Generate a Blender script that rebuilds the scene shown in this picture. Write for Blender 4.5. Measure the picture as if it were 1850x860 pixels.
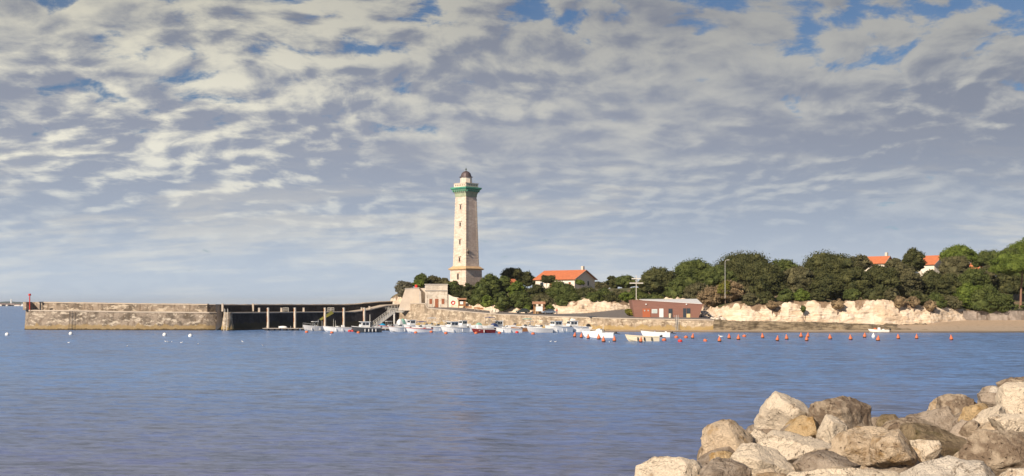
import bpy, bmesh, math, random
import numpy as np
from mathutils import Vector, Matrix
R = math.radians
sc = bpy.context.scene
for o in list(bpy.data.objects): bpy.data.objects.remove(o)
col = sc.collection

# ------------------------------------------------------------------ camera, sun, sky, exposure
H, F = 7.5, 2200.0            # eye height above the water (m); focal length in photo pixels (photo 1850 wide)
HZ = 550.0                    # horizon row
cd = bpy.data.cameras.new('camera'); cam = bpy.data.objects.new('camera', cd); col.objects.link(cam)
cam.location = (0, 0, H); cam.rotation_euler = (R(90), 0, 0)
cd.sensor_width = 36.0; cd.lens = 36.0*F/1850.0; cd.shift_y = (HZ-430.0)/1850.0
cd.clip_start = 0.2; cd.clip_end = 120000
sc.camera = cam

SUN_EL = 31.0
SAZ = Vector((-0.60, -0.80, 0)).normalized()          # horizontal direction towards the sun
sun_dir = Vector((SAZ.x*math.cos(R(SUN_EL)), SAZ.y*math.cos(R(SUN_EL)), math.sin(R(SUN_EL))))
sd = bpy.data.lights.new('sun', 'SUN'); sd.energy = 5.0; sd.angle = R(0.5); sd.color = (1.0, 0.86, 0.71)
sun = bpy.data.objects.new('sun', sd); col.objects.link(sun)
sun.rotation_euler = sun_dir.to_track_quat('Z', 'Y').to_euler()

sc.view_settings.view_transform = 'Standard'; sc.view_settings.look = 'None'
sc.view_settings.exposure = 0.28; sc.view_settings.gamma = 1.0
sc.view_settings.use_curve_mapping = False
sc.render.engine = 'CYCLES'

class NT:
    """small helper to write node trees as expressions"""
    def __init__(s, tree): s.t = tree; tree.nodes.clear()
    def n(s, typ, **kw):
        nd = s.t.nodes.new(typ)
        for k, v in kw.items(): setattr(nd, k, v)
        return nd
    def set(s, sock, v):
        if isinstance(v, bpy.types.NodeSocket): s.t.links.new(v, sock)
        elif isinstance(v, (tuple, list)) and len(v) == 3 and sock.type == 'RGBA': sock.default_value = (*v, 1)
        else: sock.default_value = v
    def m(s, op, a, b=None, c=None, clamp=False):
        nd = s.n('ShaderNodeMath', operation=op, use_clamp=clamp)
        s.set(nd.inputs[0], a)
        if b is not None: s.set(nd.inputs[1], b)
        if c is not None: s.set(nd.inputs[2], c)
        return nd.outputs[0]
    def vm(s, op, a, b=None):
        nd = s.n('ShaderNodeVectorMath', operation=op)
        s.set(nd.inputs[0], a)
        if b is not None: s.set(nd.inputs[1], b)
        return nd.outputs[0]
    def mix(s, f, a, b, mode='MIX'):
        nd = s.n('ShaderNodeMix', data_type='RGBA', blend_type=mode, clamp_factor=True)
        s.set(nd.inputs[0], f); s.set(nd.inputs[6], a); s.set(nd.inputs[7], b)
        return nd.outputs[2]
    def ss(s, x, lo, hi, a=0.0, b=1.0):
        nd = s.n('ShaderNodeMapRange', interpolation_type='SMOOTHSTEP')
        s.set(nd.inputs[0], x); s.set(nd.inputs[1], lo); s.set(nd.inputs[2], hi); s.set(nd.inputs[3], a); s.set(nd.inputs[4], b)
        return nd.outputs[0]
    def noise(s, vec, scale, detail=4, rough=0.5, dist=0.0, out=0, dim='3D'):
        nd = s.n('ShaderNodeTexNoise', noise_dimensions=dim)
        s.set(nd.inputs['Vector'], vec); nd.inputs['Scale'].default_value = scale
        nd.inputs['Detail'].default_value = detail; nd.inputs['Roughness'].default_value = rough
        nd.inputs['Distortion'].default_value = dist
        return nd.outputs[out]
    def xyz(s, x, y, z):
        nd = s.n('ShaderNodeCombineXYZ'); s.set(nd.inputs[0], x); s.set(nd.inputs[1], y); s.set(nd.inputs[2], z)
        return nd.outputs[0]
    def sep(s, v):
        nd = s.n('ShaderNodeSeparateXYZ'); s.set(nd.inputs[0], v); return nd.outputs

def make_world():
    w = bpy.data.worlds.new('World'); sc.world = w; w.use_nodes = True
    g = NT(w.node_tree)
    sky = g.n('ShaderNodeTexSky', sky_type='NISHITA'); sky.sun_disc = False
    sky.sun_elevation = R(SUN_EL); sky.sun_rotation = math.atan2(SAZ.x, SAZ.y)
    sky.air_density = 1.0; sky.dust_density = 0.4; sky.ozone_density = 3.0; sky.altitude = 10
    tc = g.n('ShaderNodeTexCoord'); d = g.sep(tc.outputs['Generated'])
    zc = g.m('MAXIMUM', d[2], 0.0)
    k = g.m('DIVIDE', 1.0, g.m('ADD', zc, 0.24))
    u = g.m('MULTIPLY', d[0], k); v = g.m('MULTIPLY', d[1], k)
    p = g.xyz(u, v, 0.0)
    wv = g.noise(p, 1.4, 3, 0.5, out=1)
    p1 = g.vm('ADD', p, g.vm('MULTIPLY', g.vm('SUBTRACT', wv, (0.5, 0.5, 0.5)), (0.35, 0.35, 0)))
    p1 = g.vm('ADD', p1, CLOUD_OFF)
    def field(pp):
        big = g.noise(pp, 1.6, 3, 0.5, dim='2D')
        pw = g.vm('ADD', pp, g.vm('MULTIPLY', g.noise(pp, 7.0, 3, 0.55, out=1, dim='2D'), (0.11, 0.11, 0)))
        vo = g.n('ShaderNodeTexVoronoi', feature='SMOOTH_F1', voronoi_dimensions='2D'); vo.inputs['Scale'].default_value = 11.0; vo.inputs['Smoothness'].default_value = 0.6
        pass
        g.set(vo.inputs['Vector'], pw)
        fine = g.noise(pp, 16.0, 7, 0.66, dim='2D')
        a = g.m('MULTIPLY', big, 0.5)
        a = g.m('MULTIPLY_ADD', vo.outputs[0], -0.42, g.m('ADD', a, 0.37))
        return g.m('MULTIPLY_ADD', fine, 0.50, a)
    f0 = field(p1)
    f1 = field(g.vm('ADD', p1, (-0.028, -0.036, 0)))
    lit = g.m('MULTIPLY_ADD', g.m('SUBTRACT', f0, f1), 2.9, 0.5)
    # cover: closed low down, opening with height so that blue shows between the lumps
    thr = g.m('ADD', g.ss(zc, 0.10, 0.27, 0.34, 0.555), g.ss(zc, 0.30, 0.75, 0.0, 0.2))
    thr = g.m('ADD', thr, g.ss(g.m('MULTIPLY_ADD', zc, 0.9, d[0]), 0.48, 0.62, 0.0, 0.30))
    dd = g.m('SUBTRACT', f0, thr)
    cover = g.ss(dd, -0.03, 0.14, 0.12, 1.0)
    thick = g.ss(dd, 0.0, 0.42)
    left = g.ss(g.m('ADD', d[0], g.m('MULTIPLY', g.noise(p, 1.5, 2), 0.25)), -0.20, 0.24, 1.0, 0.0)
    right = g.ss(d[0], 0.0, 0.40, 0.0, 1.0)
    bright = g.mix(left, (4.5, 4.5, 4.35), (7.2, 6.9, 5.8))
    dark = g.mix(right, (2.5, 2.75, 3.4), (2.15, 2.4, 3.0))
    top = g.ss(zc, 0.12, 0.25, 1.0, 0.72)
    calm = g.ss(g.noise(p, 1.3, 2, 0.5, dim='2D'), 0.35, 0.6, 0.5, 1.0)
    tone = g.m('ADD', g.m('MULTIPLY', g.m('MULTIPLY_ADD', g.m('SUBTRACT', lit, 0.5), calm, 0.5), 0.75), g.m('MULTIPLY', g.m('SUBTRACT', 1.0, thick), 0.35))
    tone = g.m('ADD', tone, g.m('MULTIPLY', g.m('SUBTRACT', g.noise(g.vm('MULTIPLY', p, (1.0, 1.5, 1)), 1.7, 4, 0.55, dim='2D'), 0.5), 1.1))
    tone = g.ss(tone, 0.22, 0.95)
    cc = g.mix(tone, dark, bright)
    cc = g.mix(1.0, cc, g.xyz(top, top, top), 'MULTIPLY')
    lown = g.noise(g.xyz(g.m('MULTIPLY', u, 0.9), g.m('MULTIPLY', v, 1.9), 4.0), 1.9, 7, 0.62)
    low = g.mix(g.ss(lown, 0.46, 0.62), (3.5, 4.15, 5.1), (5.5, 5.6, 5.5))
    cc = g.mix(g.ss(zc, 0.02, 0.15, 0.88, 0.0), cc, low)
    c = g.mix(cover, g.mix(1.0, sky.outputs[0], (0.33, 0.42, 0.52), 'MULTIPLY'), cc)
    air = g.mix(g.ss(d[0], -0.1, 0.4), (4.9, 5.6, 6.4), (5.3, 5.6, 5.9))
    c = g.mix(g.ss(zc, 0.0, 0.075, 0.65, 0.0), c, air)
    bg = g.n('ShaderNodeBackground'); g.set(bg.inputs[0], c); bg.inputs[1].default_value = 0.1
    out = g.n('ShaderNodeOutputWorld'); g.t.links.new(bg.outputs[0], out.inputs[0])
CLOUD_OFF = (9.2, 4.1, 0.0)
make_world()

# ------------------------------------------------------------------ helpers
def XZ(px, py, Y): return ((px-925.0)/F*Y, H-(py-HZ)/F*Y)
def PX(px, Y): return (px-925.0)/F*Y
def PZ(py, Y): return H-(py-HZ)/F*Y
def YW(py): return F*H/(py-HZ)          # distance of a point on the water seen at row py

_rs = np.random.RandomState(7)
_perm = np.tile(_rs.permutation(256), 3)
_val = _rs.rand(256)
def vnoise(P):
    P = np.asarray(P, float); i = np.floor(P).astype(int); f = P-i; f = f*f*(3-2*f); i &= 255
    def h(a, b, c): return _val[_perm[_perm[_perm[a & 255]+(b & 255)]+(c & 255)]]
    x, y, z = i[:, 0], i[:, 1], i[:, 2]; fx, fy, fz = f[:, 0], f[:, 1], f[:, 2]
    l = lambda a, b, t: a+(b-a)*t
    return l(l(l(h(x, y, z), h(x+1, y, z), fx), l(h(x, y+1, z), h(x+1, y+1, z), fx), fy),
             l(l(h(x, y, z+1), h(x+1, y, z+1), fx), l(h(x, y+1, z+1), h(x+1, y+1, z+1), fx), fy), fz)*2-1
def fbm(P, o=4, g=0.5):
    P = np.asarray(P, float); s = np.zeros(len(P)); a = 1.0
    for k in range(o): s += a*vnoise(P*2**k+k*17.3); a *= g
    return s

def tag(o, label=None, cat=None, group=None, kind=None):
    if label: o['label'] = label
    if cat: o['category'] = cat
    if group: o['group'] = group
    if kind: o['kind'] = kind
    return o
def empty(name, loc=(0, 0, 0), rz=0.0):
    o = bpy.data.objects.new(name, None); col.objects.link(o); o.location = loc; o.rotation_euler = (0, 0, rz)
    o.empty_display_size = 0.3
    return o
class MB:
    def __init__(s): s.v = []; s.f = []; s.uv = {}
    def add(s, vs, fs):
        b = len(s.v); s.v += [tuple(p) for p in vs]; s.f += [tuple(b+i for i in q) for q in fs]; return s
    def box(s, cx, cy, cz, sx, sy, sz, rz=0.0, taper=1.0):
        c, n = math.cos(rz), math.sin(rz); vs = []
        for dz, t in ((-.5, 1.0), (.5, taper)):
            for dx, dy in ((-.5, -.5), (.5, -.5), (.5, .5), (-.5, .5)):
                x, y = dx*sx*t, dy*sy*t; vs.append((cx+x*c-y*n, cy+x*n+y*c, cz+dz*sz))
        return s.add(vs, [(3, 2, 1, 0), (4, 5, 6, 7), (0, 1, 5, 4), (1, 2, 6, 5), (2, 3, 7, 6), (3, 0, 4, 7)])
    def tube(s, a, b, r0, r1=None, n=8, cap=True):
        a, b = Vector(a), Vector(b); r1 = r0 if r1 is None else r1
        z = (b-a).normalized(); x = z.orthogonal().normalized(); y = z.cross(x); vs = []
        for p, r in ((a, r0), (b, r1)):
            for i in range(n):
                t = 2*math.pi*i/n; vs.append(p+x*(r*math.cos(t))+y*(r*math.sin(t)))
        fs = [(i, (i+1) % n, n+(i+1) % n, n+i) for i in range(n)]
        if cap: fs += [tuple(range(n))[::-1], tuple(range(n, 2*n))]
        return s.add(vs, fs)
    def path(s, pts, r, n=6):
        for a, b in zip(pts[:-1], pts[1:]): s.tube(a, b, r, r, n)
        return s
    def lathe(s, prof, n=16, c=(0, 0, 0)):
        vs = []; m = len(prof)
        for r, z in prof:
            for i in range(n):
                t = 2*math.pi*i/n; vs.append((c[0]+r*math.cos(t), c[1]+r*math.sin(t), c[2]+z))
        fs = [(k*n+i, k*n+(i+1) % n, (k+1)*n+(i+1) % n, (k+1)*n+i) for k in range(m-1) for i in range(n)]
        fs += [tuple(range(n))[::-1], tuple(range((m-1)*n, m*n))]
        return s.add(vs, fs)
    def rings(s, rings, close=True, cap=True):
        n = len(rings[0]); vs = [p for r in rings for p in r]; fs = []
        rng = n if close else n-1
        for k in range(len(rings)-1):
            for i in range(rng):
                j = (i+1) % n; fs.append((k*n+i, k*n+j, (k+1)*n+j, (k+1)*n+i))
        if cap and close: fs += [tuple(range(n))[::-1], tuple(range((len(rings)-1)*n, len(rings)*n))]
        return s.add(vs, fs)
    def prism(s, poly, d):            # poly: list of 3D points, extruded by vector d
        n = len(poly); d = Vector(d); vs = [Vector(p) for p in poly]+[Vector(p)+d for p in poly]
        return s.add(vs, [tuple(range(n))[::-1], tuple(range(n, 2*n))]+[(i, (i+1) % n, n+(i+1) % n, n+i) for i in range(n)])
    def square(s, z0, r0, z1, r1, rot, c=(0, 0), n=4):
        rr = []
        for z, r in ((z0, r0), (z1, r1)):
            rr.append([(c[0]+r*math.cos(rot+2*math.pi*i/n), c[1]+r*math.sin(rot+2*math.pi*i/n), z) for i in range(n)])
        return s.rings(rr)
    def build(s, name, mat, parent=None, smooth=False, fix=True):
        me = bpy.data.meshes.new(name); me.from_pydata(s.v, [], s.f); me.update()
        if fix:
            bm = bmesh.new(); bm.from_mesh(me); bmesh.ops.recalc_face_normals(bm, faces=bm.faces); bm.to_mesh(me); bm.free()
        me.materials.append(mat)
        if smooth: me.shade_smooth()
        o = bpy.data.objects.new(name, me); col.objects.link(o)
        if parent: o.parent = parent
        return o
def grid_mesh(name, P, mat, uv=None, smooth=True, parent=None):
    """P: array rows x cols x 3"""
    r, c = P.shape[:2]; me = bpy.data.meshes.new(name)
    idx = np.arange(r*c).reshape(r, c)
    q = np.stack([idx[:-1, :-1], idx[:-1, 1:], idx[1:, 1:], idx[1:, :-1]], -1).reshape(-1, 4)
    me.from_pydata(P.reshape(-1, 3).tolist(), [], q.tolist()); me.update()
    if uv is not None:
        l = me.uv_layers.new(name='UVMap'); flat = uv.reshape(-1, 2)[q.reshape(-1)]
        l.data.foreach_set('uv', flat.reshape(-1).astype('f'))
    me.materials.append(mat)
    if smooth: me.shade_smooth()
    o = bpy.data.objects.new(name, me); col.objects.link(o)
    if parent: o.parent = parent
    return o

# ------------------------------------------------------------------ materials
MATS = {}
def new_mat(name):
    m = bpy.data.materials.new(name); m.use_nodes = True; g = NT(m.node_tree)
    b = g.n('ShaderNodeBsdfPrincipled'); o = g.n('ShaderNodeOutputMaterial'); g.t.links.new(b.outputs[0], o.inputs[0])
    return m, g, b
def simple(name, c, rough=0.6, metal=0.0, var=0.12, scale=3.0, bump=0.0, spec=0.4):
    if name in MATS: return MATS[name]
    m, g, b = new_mat(name); tc = g.n('ShaderNodeTexCoord')
    n = g.noise(tc.outputs['Object'], scale, 5, 0.6)
    f = g.m('MULTIPLY_ADD', n, 2*var, 1-var)
    cc = g.vm('MULTIPLY', c, g.xyz(f, f, f))
    g.set(b.inputs['Base Color'], cc); b.inputs['Roughness'].default_value = rough; b.inputs['Metallic'].default_value = metal
    b.inputs['Specular IOR Level'].default_value = spec
    if bump:
        bp = g.n('ShaderNodeBump'); bp.inputs['Strength'].default_value = 0.6; bp.inputs['Distance'].default_value = bump
        g.set(bp.inputs['Height'], g.noise(tc.outputs['Object'], scale*3, 5, 0.6)); g.set(b.inputs['Normal'], bp.outputs[0])
    MATS[name] = m; return m
def foliage(name, c1, c2, leaf=0.25):
    m, g, b = new_mat(name); tc = g.n('ShaderNodeTexCoord'); oi = g.n('ShaderNodeObjectInfo')
    n = g.noise(tc.outputs['Object'], 0.45, 3, 0.6); n2 = g.noise(tc.outputs['Object'], 4.0, 2, 0.5)
    f = g.ss(g.m('ADD', g.m('MULTIPLY', n, 0.6), g.m('MULTIPLY', n2, 0.4)), 0.36, 0.64)
    cc = g.mix(f, c1, c2)
    g.set(b.inputs['Base Color'], cc); b.inputs['Roughness'].default_value = 0.75; b.inputs['Specular IOR Level'].default_value = 0.2
    tr = g.n('ShaderNodeBsdfTranslucent'); g.set(tr.inputs[0], cc)
    mx = g.n('ShaderNodeMixShader'); mx.inputs[0].default_value = leaf
    g.t.links.new(b.outputs[0], mx.inputs[1]); g.t.links.new(tr.outputs[0], mx.inputs[2])
    out = [x for x in g.t.nodes if x.type == 'OUTPUT_MATERIAL'][0]; g.t.links.new(mx.outputs[0], out.inputs[0])
    return m
FOL = {
 'dark':  foliage('foliage_dark', (.045, .055, .020), (.13, .128, .045)),
 'mid':   foliage('foliage_mid', (.058, .080, .022), (.145, .168, .045)),
 'bright':foliage('foliage_bright', (.085, .125, .022), (.18, .225, .04)),
 'olive': foliage('foliage_olive', (.085, .085, .042), (.19, .17, .08)),
 'grey':  foliage('foliage_grey', (.11, .105, .07), (.22, .20, .13)),
 'scrub': foliage('foliage_scrub', (.20, .15, .09), (.40, .29, .16)),
 'yellow':foliage('foliage_yellow', (.12, .13, .02), (.27, .24, .04)),
}
def masonry(name, c1, c2, mortar, bw=0.7, bh=0.32, algae=None, stain=0.5, light=None, bump=0.03, streak=0.75):
    """coursed stone in UV metres, with weathering; algae = (height, colour) band above the water line"""
    m, g, b = new_mat(name); uv = g.n('ShaderNodeUVMap'); geo = g.n('ShaderNodeNewGeometry')
    br = g.n('ShaderNodeTexBrick'); g.set(br.inputs['Vector'], uv.outputs[0]); br.inputs['Scale'].default_value = 1.0
    br.inputs['Brick Width'].default_value = bw; br.inputs['Row Height'].default_value = bh; br.inputs['Mortar Size'].default_value = 0.022
    br.inputs['Mortar Smooth'].default_value = 0.4
    g.set(br.inputs['Color1'], c1); g.set(br.inputs['Color2'], c2); g.set(br.inputs['Mortar'], mortar)
    pos = geo.outputs['Position']; sp = g.sep(pos)
    n1 = g.noise(pos, 0.35, 6, 0.65)
    dk = g.ss(n1, 0.40, 0.62, 1.0, 1-stain)
    c = g.mix(1.0, br.outputs[0], g.xyz(dk, dk, dk), 'MULTIPLY')
    # vertical streaks
    st = g.noise(g.xyz(g.m('MULTIPLY', sp[0], 1.5), g.m('MULTIPLY', sp[1], 1.5), g.m('MULTIPLY', sp[2], 0.22)), 1.0, 5, 0.6)
    c = g.mix(g.ss(st, 0.50, 0.70, 0.0, streak), c, (c1[0]*0.32, c1[1]*0.27, c1[2]*0.22))
    if light:
        n2 = g.noise(g.vm('MULTIPLY', pos, (1, 1, 2.2)), 0.45, 6, 0.7)
        c = g.mix(g.ss(n2, 0.53, 0.60, 0.0, 0.85), c, light)
    if algae:
        h, ac = algae
        wob = g.m('MULTIPLY_ADD', g.m('SUBTRACT', g.noise(g.vm('MULTIPLY', pos, (1, 1, .3)), 0.5, 6, 0.65), 0.5), 3.4, h)
        fa = g.ss(g.m('SUBTRACT', wob, sp[2]), -0.25, 0.35)
        c = g.mix(g.m('MULTIPLY', fa, 0.85), c, ac)
        fb = g.ss(g.m('SUBTRACT', g.m('MULTIPLY_ADD', wob, 0.35, -0.1), sp[2]), -0.1, 0.2)
        c = g.mix(fb, c, (0.075, 0.055, 0.03))
    g.set(b.inputs['Base Color'], c); b.inputs['Roughness'].default_value = 0.9; b.inputs['Specular IOR Level'].default_value = 0.2
    bp = g.n('ShaderNodeBump'); bp.inputs['Distance'].default_value = bump; bp.inputs['Strength'].default_value = 0.8
    hgt = g.m('ADD', g.m('MULTIPLY', g.m('SUBTRACT', 1.0, br.outputs[1]), 0.5), g.noise(pos, 2.5, 6, 0.7))
    g.set(bp.inputs['Height'], hgt); g.set(b.inputs['Normal'], bp.outputs[0])
    MATS[name] = m; return m
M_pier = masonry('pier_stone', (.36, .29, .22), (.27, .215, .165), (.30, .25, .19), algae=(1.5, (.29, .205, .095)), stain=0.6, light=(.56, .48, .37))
M_pier_shaded = masonry('pier_stone_weedy_shaded', (.060, .052, .050), (.04, .036, .038), (.05, .045, .045), algae=(2.2, (.05, .042, .022)), stain=0.4)  # pier stone with the shade of the sunless stretch painted in, plus weed low down
M_quay = masonry('quay_stone', (.50, .395, .28), (.40, .31, .215), (.42, .34, .25), algae=(1.5, (.36, .25, .10)), stain=0.45, light=(.62, .52, .38))
M_ledge0 = masonry('weedy_ledge', (.26, .21, .14), (.17, .135, .09), (.16, .13, .09), algae=(2.4, (.15, .12, .055)), stain=0.6)
M_house = masonry('hut_stone', (.74, .65, .53), (.66, .57, .46), (.6, .52, .42), bw=0.55, bh=0.3, stain=0.25, light=(.70, .63, .52))
M_seawall = masonry('seawall_stone', (.46, .39, .33), (.38, .32, .27), (.35, .3, .25), stain=0.4)

def coping_mat(): return simple('coping_stone', (.50, .42, .33), 0.85, var=0.25, scale=0.8, bump=0.02)
M_conc = simple('concrete', (.47, .42, .36), 0.9, var=0.25, scale=0.7, bump=0.02)
M_white = simple('white_paint', (.80, .79, .76), 0.35, var=0.04)
M_gel = simple('gelcoat_white', (.86, .85, .81), 0.25, var=0.05, scale=1.5)
M_gelgrey = simple('gelcoat_grey', (.60, .59, .57), 0.3, var=0.06, scale=1.5)
M_cream = simple('gelcoat_cream', (.72, .62, .44), 0.3, var=0.05)
M_red = simple('hull_dark_red', (.20, .025, .022), 0.35)
M_wood = simple('varnished_wood', (.32, .14, .05), 0.5, var=0.25, scale=6)
M_darkhull = simple('hull_charcoal', (.06, .065, .07), 0.4)
M_black = simple('black_plastic', (.02, .02, .024), 0.45)
M_glass = simple('dark_glass', (.035, .045, .055), 0.08, spec=0.8, var=0.02)
M_blue = simple('blue_canvas', (.03, .055, .17), 0.85)
M_sky = simple('turquoise_tarp', (.02, .30, .52), 0.7)
M_green = simple('green_canvas', (.22, .42, .34), 0.85)
M_orange = simple('orange_buoy_plastic', (.60, .155, .06), 0.5, var=0.18, scale=2.0)
M_redp = simple('red_plastic', (.62, .045, .03), 0.5)
M_steel = simple('galvanised_steel', (.48, .47, .44), 0.5, 0.3, var=0.15)
M_alu = simple('painted_metal_pale', (.66, .62, .54), 0.5, var=0.1)
M_rubber = simple('weedy_buoy_foot', (.045, .035, .025), 0.9)
M_tile = simple('orange_roof_tile', (.53, .165, .07), 0.85, var=0.4, scale=1.2, bump=0.04)
M_render_w = simple('cream_render', (.80, .72, .60), 0.9, var=0.08, scale=0.6)
M_render_g = simple('beige_render', (.60, .53, .44), 0.9, var=0.08, scale=0.6)
M_shutter = simple('brown_shutter', (.30, .10, .045), 0.7)
M_bark = simple('bark', (.16, .11, .08), 0.95, var=0.3, scale=4, bump=0.05)
M_pinebark = simple('pine_bark', (.26, .15, .10), 0.95, var=0.3, scale=4, bump=0.05)
M_asph = simple('asphalt', (.17, .15, .135), 0.95, var=0.12, scale=0.6)
M_skin = simple('skin', (.45, .27, .19), 0.6)

def water_mat():
    m, g, b = new_mat('sea_water'); geo = g.n('ShaderNodeNewGeometry'); pos = geo.outputs['Position']
    r1 = g.n('ShaderNodeVectorRotate'); r1.inputs['Angle'].default_value = R(10); g.set(r1.inputs['Vector'], pos); q = r1.outputs[0]
    # slopes of three trains of wind waves, taken straight from noise so that they keep their steepness far away
    def slopes(sc_, det, ax, ay, off):
        c_ = g.noise(g.vm('ADD', g.vm('MULTIPLY', q, sc_), off), 1.0, det, 0.6, 0.3, out=1)
        return g.vm('MULTIPLY', g.vm('SUBTRACT', c_, (0.5, 0.5, 0.5)), (ax, ay, 0))
    gust = g.m('MULTIPLY_ADD', g.noise(g.vm('MULTIPLY', pos, (0.012, 0.035, 1)), 1.0, 4, 0.6), 1.1, 0.45)
    sl = g.vm('ADD', slopes((0.24, 0.58, 0), 4, 0.8, 2.0, (0, 0, 0)), slopes((0.8, 1.5, 0), 4, 1.2, 2.4, (31, 7, 0)))
    sl = g.vm('ADD', sl, slopes((2.4, 4.5, 0), 3, 0.7, 1.1, (3, 17, 0)))
    sl = g.vm('MULTIPLY', sl, g.xyz(gust, gust, gust))
    nrm = g.vm('NORMALIZE', g.vm('ADD', sl, (0, 0, 1.0)))
    g.set(b.inputs['Normal'], nrm)
    big = g.noise(g.vm('MULTIPLY', pos, (0.006, 0.02, 1)), 1.0, 4, 0.6)
    near = g.ss(g.sep(pos)[1], 25, 140)
    silt = g.mix(near, (.145, .145, .225), (.13, .235, .45))
    c = g.mix(g.ss(big, 0.35, 0.65), silt, g.mix(near, (.12, .15, .28), (.115, .21, .41)))
    g.set(b.inputs['Base Color'], c); b.inputs['Roughness'].default_value = 0.27; b.inputs['IOR'].default_value = 1.33; b.inputs['Specular IOR Level'].default_value = 0.36
    g.set(b.inputs['Specular Tint'], (0.58, 0.78, 1.0))
    return m
M_water = water_mat()

def rock_mat(name, cl, cd, dark_amt=0.35, gold=0.0, moss=0.0):
    m, g, b = new_mat(name); tc = g.n('ShaderNodeTexCoord'); oi = g.n('ShaderNodeObjectInfo')
    off = g.m('MULTIPLY', oi.outputs['Random'], 37.0)
    p = g.vm('ADD', tc.outputs['Object'], g.xyz(off, off, off))
    n1 = g.noise(p, 1.6, 7, 0.68); n2 = g.noise(p, 7.0, 6, 0.7); n3 = g.noise(p, 28.0, 4, 0.65)
    f = g.ss(g.m('ADD', g.m('MULTIPLY', n1, 0.6), g.m('MULTIPLY', n2, 0.4)), 0.62-dark_amt*0.35, 0.74-dark_amt*0.35)
    c = g.mix(f, cl, cd)
    gr = g.m('MULTIPLY_ADD', n3, 0.9, 0.56); c = g.mix(1.0, c, g.xyz(gr, gr, gr), 'MULTIPLY')
    if gold: c = g.mix(g.ss(g.noise(p, 2.3, 5, 0.6), 0.56, 0.68, 0.0, gold), c, (.42, .24, .07))
    if moss: c = g.mix(g.ss(g.noise(p, 1.9, 5, 0.6), 0.50, 0.66, 0.0, moss), c, (.12, .095, .035))
    # pits and small dark holes
    vo = g.n('ShaderNodeTexVoronoi'); vo.inputs['Scale'].default_value = 11.0
    g.set(vo.inputs['Vector'], g.vm('ADD', p, g.vm('MULTIPLY', g.noise(p, 5.0, 4, 0.6, out=1), (0.25, 0.25, 0.25))))
    pit = g.m('MULTIPLY', g.ss(vo.outputs[0], 0.10, 0.30, 1.0, 0.0), g.ss(n2, 0.50, 0.60))
    c = g.mix(g.m('MULTIPLY', pit, 0.8), c, (cd[0]*0.35, cd[1]*0.3, cd[2]*0.25))
    ck = g.m('ABSOLUTE', g.m('SUBTRACT', g.noise(p, 1.3, 5, 0.6, 0.8), 0.5)); ck = g.m('MULTIPLY', g.ss(ck, 0.0, 0.012, 1.0, 0.0), g.ss(n1, 0.42, 0.55))
    c = g.mix(g.m('MULTIPLY', ck, 0.75), c, (cd[0]*0.3, cd[1]*0.25, cd[2]*0.2))
    g.set(b.inputs['Base Color'], c); b.inputs['Roughness'].default_value = 0.92; b.inputs['Specular IOR Level'].default_value = 0.2
    h = g.m('ADD', g.m('MULTIPLY', n2, 0.8), g.m('SUBTRACT', g.m('MULTIPLY', n3, 0.35), g.m('MULTIPLY', pit, 0.6)))
    bp = g.n('ShaderNodeBump'); bp.inputs['Distance'].default_value = 0.12; bp.inputs['Strength'].default_value = 1.0
    g.set(bp.inputs['Height'], h); g.set(b.inputs['Normal'], bp.outputs[0])
    return m
RK = {
 'cream': rock_mat('limestone_cream', (.84, .71, .54), (.42, .30, .19), 0.25),
 'pale':  rock_mat('limestone_pale', (.76, .67, .55), (.45, .37, .28), 0.35),
 'tan':   rock_mat('limestone_tan', (.72, .57, .40), (.38, .27, .165), 0.42, gold=0.5),
 'grey':  rock_mat('boulder_grey', (.50, .41, .32), (.30, .235, .175), 0.5),
 'brown': rock_mat('boulder_brown', (.54, .43, .31), (.26, .19, .13), 0.5),
 'moss':  rock_mat('boulder_mossy', (.34, .26, .16), (.18, .13, .08), 0.5, moss=0.8),
 'gold':  rock_mat('limestone_golden', (.62, .45, .25), (.40, .24, .09), 0.4, gold=0.8),
 'wet':   rock_mat('boulder_wet', (.10, .075, .055), (.05, .038, .03), 0.5),
}
def cliff_mat():
    m, g, b = new_mat('limestone_cliff'); geo = g.n('ShaderNodeNewGeometry'); pos = geo.outputs['Position']; sp = g.sep(pos)
    n1 = g.noise(g.vm('MULTIPLY', pos, (0.25, 0.25, 0.9)), 1.0, 7, 0.65); n2 = g.noise(pos, 1.6, 6, 0.7)
    c = g.mix(g.ss(n1, 0.38, 0.62), (.74, .62, .48), (.60, .46, .32))
    c = g.mix(g.ss(n2, 0.60, 0.70, 0.0, 0.7), c, (.30, .22, .15))
    # soil and dry grass hanging down from the top in tongues
    uvn = g.n('ShaderNodeUVMap'); us = g.sep(uvn.outputs[0])
    tng = g.noise(g.vm('MULTIPLY', pos, (0.22, 0.22, 0.06)), 1.0, 6, 0.65)
    soil = g.ss(g.m('ADD', us[1], g.m('MULTIPLY', g.m('SUBTRACT', tng, 0.5), 3.0)), 0.88, 1.02)
    c = g.mix(g.m('MULTIPLY', soil, 0.9), c, g.mix(n2, (.13, .09, .055), (.30, .19, .115)))
    # dark bedding lines
    bl = g.m('ABSOLUTE', g.m('SUBTRACT', g.m('FRACT', g.m('ADD', g.m('MULTIPLY', sp[2], 0.75), g.m('MULTIPLY', n1, 0.5))), 0.5))
    c = g.mix(g.m('MULTIPLY', g.ss(bl, 0.0, 0.05, 1.0, 0.0), g.ss(g.noise(g.vm('MULTIPLY', pos, (0.25, 0.25, 0.5)), 1.0, 3), 0.50, 0.60)), c, (.20, .14, .09))
    g.set(b.inputs['Base Color'], c); b.inputs['Roughness'].default_value = 0.95; b.inputs['Specular IOR Level'].default_value = 0.15
    bp = g.n('ShaderNodeBump'); bp.inputs['Distance'].default_value = 0.25; bp.inputs['Strength'].default_value = 0.8
    g.set(bp.inputs['Height'], n2); g.set(b.inputs['Normal'], bp.outputs[0])
    return m
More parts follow.
